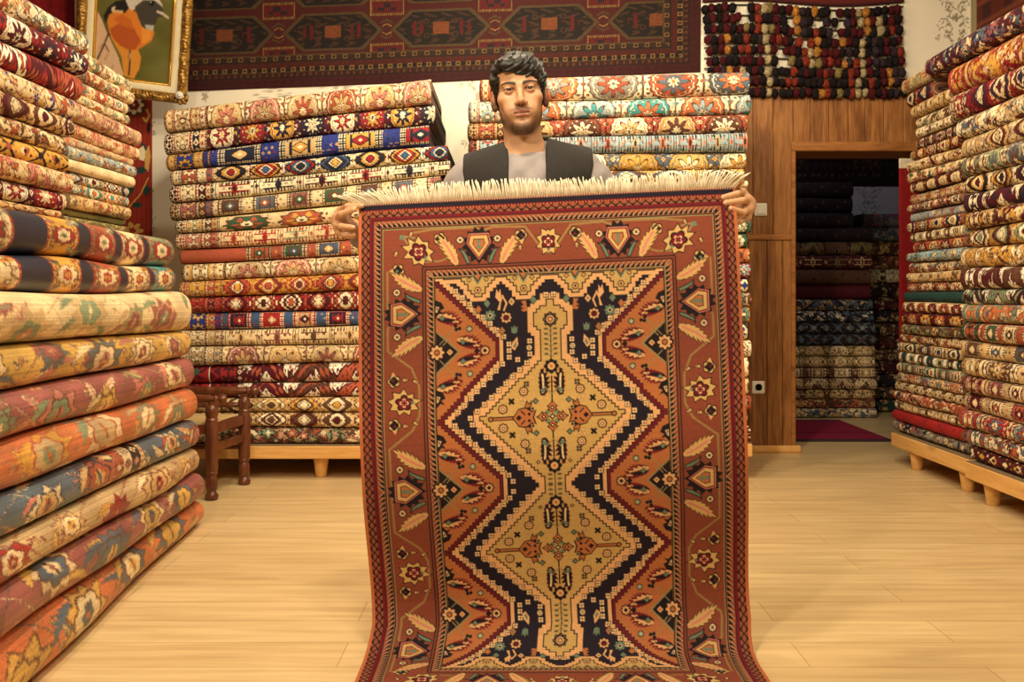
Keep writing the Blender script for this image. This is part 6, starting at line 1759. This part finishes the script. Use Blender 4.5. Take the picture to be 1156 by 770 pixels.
SL, SR = (-.135, 3.07, 1.354), (.222, 3.06, 1.373)
EL, ER = (-.31, 3.10, 1.10), (.525, 3.09, 1.13)
WL, WR = (-.470, 2.950, 1.200), (.650, 2.948, 1.243)
PL, PR = (-.500, 2.895, 1.222), (.682, 2.890, 1.268)
HANDS = {
    'L': dict(palm=PL, wrist=WL, kn=[(-.494, 2.876, 1.250), (-.503, 2.872, 1.228), (-.505, 2.872, 1.206), (-.500, 2.876, 1.186)],
              mid=[(-.468, 2.834, 1.258), (-.486, 2.836, 1.236), (-.487, 2.840, 1.201), (-.480, 2.850, 1.178)], tip=[(-.425, 2.820, 1.2575), (-.447, 2.818, 1.247), (-.450, 2.822, 1.196), (-.452, 2.845, 1.176)],
              th=[(-.478, 2.905, 1.25), (-.452, 2.882, 1.268), (-.425, 2.862, 1.276)]),
    'R': dict(palm=PR, wrist=WR, kn=[(.668, 2.878, 1.302), (.680, 2.872, 1.280), (.684, 2.872, 1.254), (.680, 2.876, 1.230)],
              mid=[(.641, 2.830, 1.293), (.655, 2.832, 1.274), (.660, 2.836, 1.240), (.655, 2.850, 1.215)], tip=[(.597, 2.814, 1.281), (.603, 2.814, 1.265), (.618, 2.816, 1.250), (.632, 2.845, 1.208)],
              th=[(.662, 2.900, 1.300), (.645, 2.872, 1.318), (.655, 2.836, 1.331)])}


def body_prims(v, g=0.0, parts=('torso', 'arms', 'legs', 'head', 'hands')):
    """g grows every radius (used for the clothes)"""
    if 'torso' in parts:
        v.ell((.047, 3.085, 1.265), (.165 + g, .105 + g, .185 + g), k=.03)
        v.ell((.047, 3.085, 1.05), (.150 + g, .098 + g, .22 + g), k=.04)
        v.ell((.047, 3.09, .91), (.165 + g, .108 + g, .14 + g), k=.04)
        v.cap(SL, SR, .052 + g, .052 + g, .04)
        v.cap((.022, 3.092, 1.432), (-.10, 3.08, 1.388), .034 + g, .036 + g, .04)
        v.cap((.064, 3.092, 1.444), (.195, 3.075, 1.404), .034 + g, .036 + g, .04)
    if 'arms' in parts:
        for S, E_, W in ((SL, EL, WL), (SR, ER, WR)):
            v.cap(S, E_, .050 + g, .040 + g, .03); v.cap(E_, W, .040 + g, .026 + g, .025)
    if 'legs' in parts:
        for s in (-1, 1):
            v.cap((.047 + s * .085, 3.09, .90), (.047 + s * .10, 3.08, .50), .085 + g, .056 + g, .04); v.cap((.047 + s * .10, 3.08, .50), (.047 + s * .11, 3.10, .09), .056 + g, .038 + g, .02)
    if 'head' in parts:
        v.cap((.040, 3.098, 1.43), H(0, -.026, -.06), .059 + g, .054 + g, .03)
        v.cap((.036, 3.085, 1.43), H(0, -.006, -.085), .050 + g, .044 + g, .03)


def man_body():
    xs = axis([(-.56, -.40, .003), (-.40, -.09, .008), (-.09, .135, .0017), (.135, .57, .008), (.57, .74, .003)])
    ys = axis([(2.785, 2.90, .0025), (2.90, 3.00, .0022), (3.00, 3.12, .004), (3.12, 3.22, .008)])
    zs = axis([(.04, 1.14, .009), (1.14, 1.36, .003), (1.36, 1.44, .006), (1.44, 1.77, .0018)])
    v = Vol(xs, ys, zs)
    body_prims(v)
    for s in (-1, 1):   # feet
        v.cap((.047 + s * .11, 3.10, .075), (.047 + s * .13, 2.93, .062), .034, .026, .03)
    # head
    v.ell(H(0, -.012, .036), (.0735, .094, .080), HM, .01)
    v.ell(H(0, .012, -.026), (.066, .074, .088), HM, .02)
    v.ell(H(0, .028, -.080), (.045, .056, .050), HM, .018)
    v.ell(H(0, .050, .040), (.058, .040, .045), HM, .02)
    v.ell(H(0, .073, -.109), (.025, .019, .021), HM, .016)
    for s in (-1, 1):
        v.ell(H(s * .043, .004, -.066), (.015, .024, .026), HM, .022)
        v.ell(H(s * .046, .052, -.024), (.022, .026, .018), HM, .02)
        v.ell(H(s * .030, .068, -.058), (.020, .018, .024), HM, .02)
    # eye sockets, brow, nose
    for s in (-1, 1): v.ell(H(s * .032, .096, -.001), (.020, .022, .0145), HM, .012, cut=True)
    for s in (-1, 1): v.cap(H(s * .012, .0855, .013), H(s * .048, .071, .017), .0075, .006, .012)
    v.cap(H(0, .080, .010), H(0, .104, -.036), .0075, .0095, .012)
    v.ell(H(0, .108, -.039), (.0105, .0105, .0095), HM, .008)
    for s in (-1, 1):
        v.ell(H(s * .0125, .098, -.043), (.0085, .0105, .0075), HM, .006)
        v.ell(H(s * .0065, .104, -.0505), (.0034, .004, .003), HM, .003, cut=True)
    # mouth
    v.ell(H(0, .079, -.066), (.030, .016, .017), HM, .012)
    for s in (-1, 1): v.cap(H(s * .004, .0935, -.0655), H(s * .021, .0855, -.0705), .0042, .0028, .005)
    v.cap(H(-.014, .0895, -.0795), H(.014, .0895, -.0795), .0054, .0054, .006)
    v.cap(H(-.024, .0905, -.0728), H(.024, .0905, -.0728), .0016, .0016, .002, cut=True)
    v.ell(H(0, .093, -.091), (.018, .008, .006), HM, .008, cut=True)
    # eyelids
    for s in (-1, 1):
        for (zc, sg) in ((.0030, 1), (-.0036, -1)):
            v.ell(H(s * .032, .0730, -.001), (.0150, .0148, .0142), HM, .002, clip=lambda x, f, z, zc=zc, sg=sg: (zc - z + .22 * np.abs(x) - .0008 if sg > 0 else z - zc - .14 * np.abs(x)) + 0 * f)
    # ears
    for s in (-1, 1):
        v.ell(H(s * .081, -.010, -.016), (.0095, .019, .033), HM, .008)
        v.ell(H(s * .087, -.002, -.010), (.006, .009, .017), HM, .005, cut=True)
        v.ell(H(s * .077, -.002, -.040), (.007, .009, .010), HM, .006)
    # hands
    for h in HANDS.values():
        p = np.array(h['palm']); kn = [np.array(q) for q in h['kn']]
        v.cap(h['wrist'], p, .026, .024, .015)
        for q in kn: v.cap(p, q, .020, .0125, .012)
        for i in range(4):
            r = (.0095, .0098, .0093, .0082)[i]
            v.cap(kn[i], h['mid'][i], r * 1.12, r, .004); v.cap(h['mid'][i], h['tip'][i], r, r * .82, .0025)
        t = [np.array(q) for q in h['th']]
        v.cap(p, t[0], .018, .014, .012); v.cap(t[0], t[1], .0125, .0112, .004); v.cap(t[1], t[2], .0110, .0088, .003)
    V, Q = v.surface()
    # colours: skin, lips, brows, beard shadow, nails
    hl = (V - HC) @ HM.T
    x, f, z = hl[:, 0], hl[:, 1], hl[:, 2]
    rg = np.random.default_rng(1)
    skin = rgb(202, 154, 119)
    col = np.tile(skin, (len(V), 1)); col *= (1 + rg.normal(0, .015, len(V)))[:, None]
    head = (np.linalg.norm(hl - np.array([0, .01, -.02]), axis=1) < .17) & (V[:, 2] > 1.44)
    def mix(w, c): col[:] = col * (1 - w[:, None]) + np.asarray(c)[None, :] * w[:, None]
    sst = lambda a, b, t: np.clip((t - a) / (b - a), 0, 1) ** 2 * (3 - 2 * np.clip((t - a) / (b - a), 0, 1))
    blush = head * np.exp(-((np.abs(x) - .042) ** 2 / .0004 + (z + .03) ** 2 / .0005)) * (f > .03) * .22
    mix(blush, rgb(190, 120, 92))
    mix(head * np.exp(-((np.abs(x)) ** 2 / .0003 + (z + .044) ** 2 / .00015)) * (f > .09) * .35, rgb(190, 112, 86))
    mix(head * (np.abs(x) > .072) * (np.abs(z + .01) < .05) * .35, rgb(186, 110, 84))
    # beard along the jaw, moustache, soul patch
    zed = -.127 + 13 * x * x
    low = sst(.030, .006, z - zed) * sst(-.136, -.128, z)
    jaw = head * low * sst(-.03, .0, f) * sst(-.02, .03, f - .9 * (-.105 - z))
    side = head * sst(.050, .060, np.abs(x)) * sst(.0, -.03, z) * sst(-.03, .0, f) * sst(.045, .015, f) * sst(-.11, -.09, z)
    chin = head * np.exp(-((x / .036) ** 4)) * sst(-.092, -.104, z) * sst(-.134, -.126, z) * (f > .03)
    beard = np.clip(jaw * .46 + side * .36 + chin * .34, 0, .74)
    lipz = np.exp(-(x / .030) ** 4)
    mous = head * np.exp(-((np.abs(x) / .032) ** 4)) * np.exp(-((z + .0575 + .25 * np.abs(x) * .6) ** 2 / .000022)) * (f > .07) * .62 * (.65 + .35 * sst(.0, .012, np.abs(x)))
    soul = head * np.exp(-((x / .008) ** 2)) * np.exp(-((z + .091) ** 2 / .00002)) * (f > .07) * .5
    speck = np.clip(1 + rg.normal(0, .22, len(V)), .5, 1.4)
    mix(np.clip((beard + mous + soul) * speck, 0, .85), rgb(58, 40, 32))
    # lips
    up = head * (f > .08) * (np.abs(x) < .0245) * sst(-.0735, -.0715, z) * sst(-.0590 - .12 * np.abs(x) * 0, -.0635, z + .30 * np.maximum(np.abs(x) - .004, 0) - .0)
    lo = head * (f > .08) * (np.abs(x) < .022) * sst(-.0868 + 0 * x, -.0840, z - 12 * x * x) * sst(-.0720, -.0735, z)
    mix(np.clip(up, 0, 1) * .7, rgb(140, 82, 70)); mix(np.clip(lo, 0, 1) * .65, rgb(170, 106, 90))
    mix(head * (f > .08) * (np.abs(x) < .0245) * np.exp(-((z + .0728) ** 2 / .0000022)) * .85, rgb(66, 30, 28))
    # nostrils, eyelid rims, brows
    mix(head * np.exp(-(((np.abs(x) - .0065) / .0036) ** 2 + ((z + .0500) / .0028) ** 2)) * (f > .09) * .6, rgb(80, 44, 34))
    ex = np.abs(x) - .032
    mix(head * (f > .06) * np.exp(-((ex / .016) ** 4)) * np.exp(-((z - .0030 + .22 * np.abs(ex) - .001) ** 2 / .000004)) * .9, rgb(40, 26, 22))
    mix(head * (f > .06) * np.exp(-((ex / .017) ** 4)) * np.exp(-((z + .010) ** 2 / .00003)) * .10, rgb(150, 100, 80))
    bt = np.clip((np.abs(x) - .011) / .042, 0, 1)
    bz = .0140 + .0070 * np.sin(bt * pi * .62) - .004 * bt ** 3
    bw = .0055 * (1 - .5 * bt)
    mix(head * (f > .04) * (np.abs(x) > .010) * (np.abs(x) < .054) * np.exp(-(((z - bz) / bw) ** 4)) * .88, rgb(30, 21, 18))
    # finger nails
    for h in HANDS.values():
        for i in range(3):
            tp = np.array(h['tip'][i]); md = np.array(h['mid'][i]); d = (tp - md) / np.linalg.norm(tp - md)
            c_ = tp + d * .002 + np.array([0, -.008, .001])
            mix(np.exp(-(np.linalg.norm((V - c_) * np.array([1, 1, 1.2]), axis=1) / .0055) ** 4) * .55, rgb(222, 176, 152))
    V = smooth_mesh(V, Q, 2, .4)
    t = empty('person', (.047, 3.08, 0))
    tag(t, 'dark-haired bearded man in charcoal waistcoat and lavender-grey tunic holding up the rug', 'person')
    O = np.array(t.location)
    bd = mesh_obj('body', V - O, Q, M['skin'], t, col=col)
    # eyes
    for s in (-1, 1):
        th = np.linspace(0, pi, 26); ph = np.linspace(0, 2 * pi, 28, endpoint=False)
        T, Pp = np.meshgrid(th, ph, indexing='ij'); R = .0128
        lx, lf, lz = R * np.sin(T) * np.cos(Pp), R * np.cos(T), R * np.sin(T) * np.sin(Pp)
        lf = lf + np.where(T < .5, .0009 * (1 - (T / .5) ** 2), 0)
        c3 = np.empty(T.shape + (3,)); c3[:] = rgb(150, 130, 118); c3[T < .56] = rgb(34, 20, 14); c3[T < .24] = rgb(8, 6, 6)
        P = H(s * .032, .0722, -.001)[None, None, :] + lx[..., None] * _rx + lf[..., None] * _rf + lz[..., None] * _ru
        mesh_obj('eye', P.reshape(-1, 3) - O, grid_quads(26, 28, 0, True), M['eye'], bd, col=c3.reshape(-1, 3))
    # hair
    hv = Vol(axis([(-.085, .125, .0021)]), axis([(2.915, 3.17, .0026)]), axis([(1.52, 1.775, .0021)]))
    hv.ell(H(0, -.014, .040), (.0865, .104, .0865), HM, .01)
    hv.ell(H(.0, .030, .078), (.058, .070, .034), HM, .02)
    hv.ell(H(0, -.045, -.005), (.078, .070, .075), HM, .02)
    sl = (slice(None),) * 3
    X, Y, Z = hv.pts(sl); X = X - HC[0]; Y = Y - HC[1]; Z = Z - HC[2]
    hx = HM[0, 0] * X + HM[0, 1] * Y + HM[0, 2] * Z; hf = HM[1, 0] * X + HM[1, 1] * Y + HM[1, 2] * Z; hz = HM[2, 0] * X + HM[2, 1] * Y + HM[2, 2] * Z
    zl = np.interp(hx, [-.09, -.066, -.060, -.052, -.046, -.010, .012, .036, .056, .066, .074, .09], [-.03, -.024, .024, .050, .060, .056, .043, .030, .026, .004, -.018, -.02])
    front = .012 + np.clip((np.abs(hx) - .06) * .4, 0, .02)
    zcut = np.where(hf > front, zl, np.where(hf > -.025, -.022 + 0 * hx, -.075 + 0 * hx))
    ang = np.arctan2(hx + .02, hf - .02)
    sw = hx * .75 - hf * .25 + hz * .9                     # locks run sideways across the crown
    lock = hx * -.55 + hf * .5 + hz * .65
    strand = .0022 * np.sin(lock * 300 + 2.6 * np.sin(sw * 46)) + .0015 * np.sin(lock * 560 + sw * 90 + 2 * np.sin(hf * 50)) + .0020 * np.sin(lock * 150 + sw * 55 + 1)
    d = np.maximum(hv.F + strand, np.clip((zcut - hz) * .8 + strand * .8, -1, 1))
    hv.F[...] = d
    # side-swept fringe locks
    for q in range(13):
        f0 = q / 12.
        a = H(-.052 + .060 * f0, .070 + .016 * f0, .082 - .002 * q * .3); b_ = H(-.040 + .106 * f0, .0955 - .040 * f0 ** 2.2, .059 - .033 * f0 ** .9)
        m_ = (a + b_) / 2 + _rf * .008 + _ru * .006
        hv.cap(a, m_, .0125, .0125, .005); hv.cap(m_, b_, .0125, .0060, .005)
    hv.F += (strand * .55 * (hf > .0)).astype(np.float32)
    Vh, Qh = hv.surface(); Vh = smooth_mesh(Vh, Qh, 1, .25)
    mesh_obj('hair', Vh - O, Qh, M['hair'], t)
    # tunic
    sv = Vol(axis([(-.62, .80, .007)]), axis([(2.85, 3.25, .007)]), axis([(.62, 1.50, .006)]))
    body_prims(sv, .011, ('torso',))
    for S, E_, W, sg in ((SL, EL, WL, -1), (SR, ER, WR, 1)):
        S = np.array(S); E_ = np.array(E_); W = np.array(W)
        sv.cap(S, E_, .062, .062, .03); sv.cap(E_ , W - (W - E_) * .18, .058, .042, .025)
    sv.cap((.047, 3.09, .95), (.047, 3.09, .68), .15, .17, .06)
    X, Y, Z = sv.pts((slice(None),) * 3)
    fold = .0028 * np.sin(X * 60 + Z * 45) * np.sin(Z * 26 + X * 20) + .003 * np.sin((X - Z) * 70)
    sv.F += fold.astype(np.float32)
    neck = np.sqrt((X - .036) ** 2 + ((Y - 3.06) / 1.05) ** 2) - .064
    hole = np.maximum(neck, 1.436 + .10 * (Y - 3.0) + .03 * (X - .04) - Z)
    np.maximum(sv.F, (-hole).astype(np.float32), out=sv.F)
    np.maximum(sv.F, (.66 - Z + 0 * X + 0 * Y).astype(np.float32), out=sv.F)
    Vs, Qs = sv.surface(); Vs = smooth_mesh(Vs, Qs, 2, .5)
    mesh_obj('tunic', Vs - O, Qs, M['shirt'], t)
    # waistcoat
    wv = Vol(axis([(-.20, .30, .004)]), axis([(2.93, 3.24, .005)]), axis([(.80, 1.52, .004)]))
    body_prims(wv, .024, ('torso',))
    X, Y, Z = wv.pts((slice(None),) * 3)
    F = wv.F
    np.maximum(F, (np.abs(X - .048 - .0 * Z) - (.197 + .0 * Z) - .05 * np.clip(1.30 - Z, 0, .2)).astype(np.float32) + 0 * F, out=F)
    # armholes
    for sx, zc in ((-.205, 1.33), (.300, 1.345)):
        hole = np.sqrt(((X - sx) / .062) ** 2 + ((Z - zc) / .11) ** 2) - 1
        np.maximum(F, (-hole * .06).astype(np.float32) + 0 * F, out=F)
    # open front with straight edges and a round neck
    gap = np.maximum(np.abs(X - .045) - .0565, Y - 3.06)
    np.maximum(F, (-gap).astype(np.float32) + 0 * F, out=F)
    nk = np.maximum(np.sqrt((X - .042) ** 2 + (Y - 3.06) ** 2) - .066, 1.40 - Z)
    np.maximum(F, (-nk).astype(np.float32), out=F)
    np.maximum(F, (.84 - Z + 0 * F).astype(np.float32), out=F)
    Vw, Qw = wv.surface(); Vw = smooth_mesh(Vw, Qw, 2, .5)
    mesh_obj('waistcoat', Vw - O, Qw, M['vest'], t)
    # trousers and shoes
    tv = Vol(axis([(-.25, .35, .009)]), axis([(2.93, 3.26, .009)]), axis([(.06, 1.02, .009)]))
    for s in (-1, 1):
        tv.cap((.047 + s * .08, 3.09, .92), (.047 + s * .10, 3.085, .50), .105, .085, .05); tv.cap((.047 + s * .10, 3.085, .50), (.047 + s * .112, 3.10, .12), .085, .062, .04)
    X, Y, Z = tv.pts((slice(None),) * 3); np.maximum(tv.F, (.085 - Z + 0 * X + 0 * Y).astype(np.float32), out=tv.F)
    Vt, Qt = tv.surface(); mesh_obj('trousers', smooth_mesh(Vt, Qt, 2) - O, Qt, M['shirt'], t)
    for s in (-1, 1):
        fv = Vol(axis([(-.16, .26, .005)]), axis([(2.86, 3.2, .005)]), axis([(-.02, .13, .004)]))
        c_ = .047 + s * .12
        fv.cap((c_ - s * .008, 3.115, .052), (c_ + s * .008, 2.945, .036), .046, .040, .03); fv.cap((c_ - s * .004, 3.07, .05), (c_, 3.0, .045), .045, .044, .03)
        X, Y, Z = fv.pts((slice(None),) * 3); np.maximum(fv.F, (.003 - Z + 0 * X + 0 * Y).astype(np.float32), out=fv.F)
        Vf, Qf = fv.surface(); mesh_obj('shoe', Vf - O, Qf, M['leather'], t)
man_body()
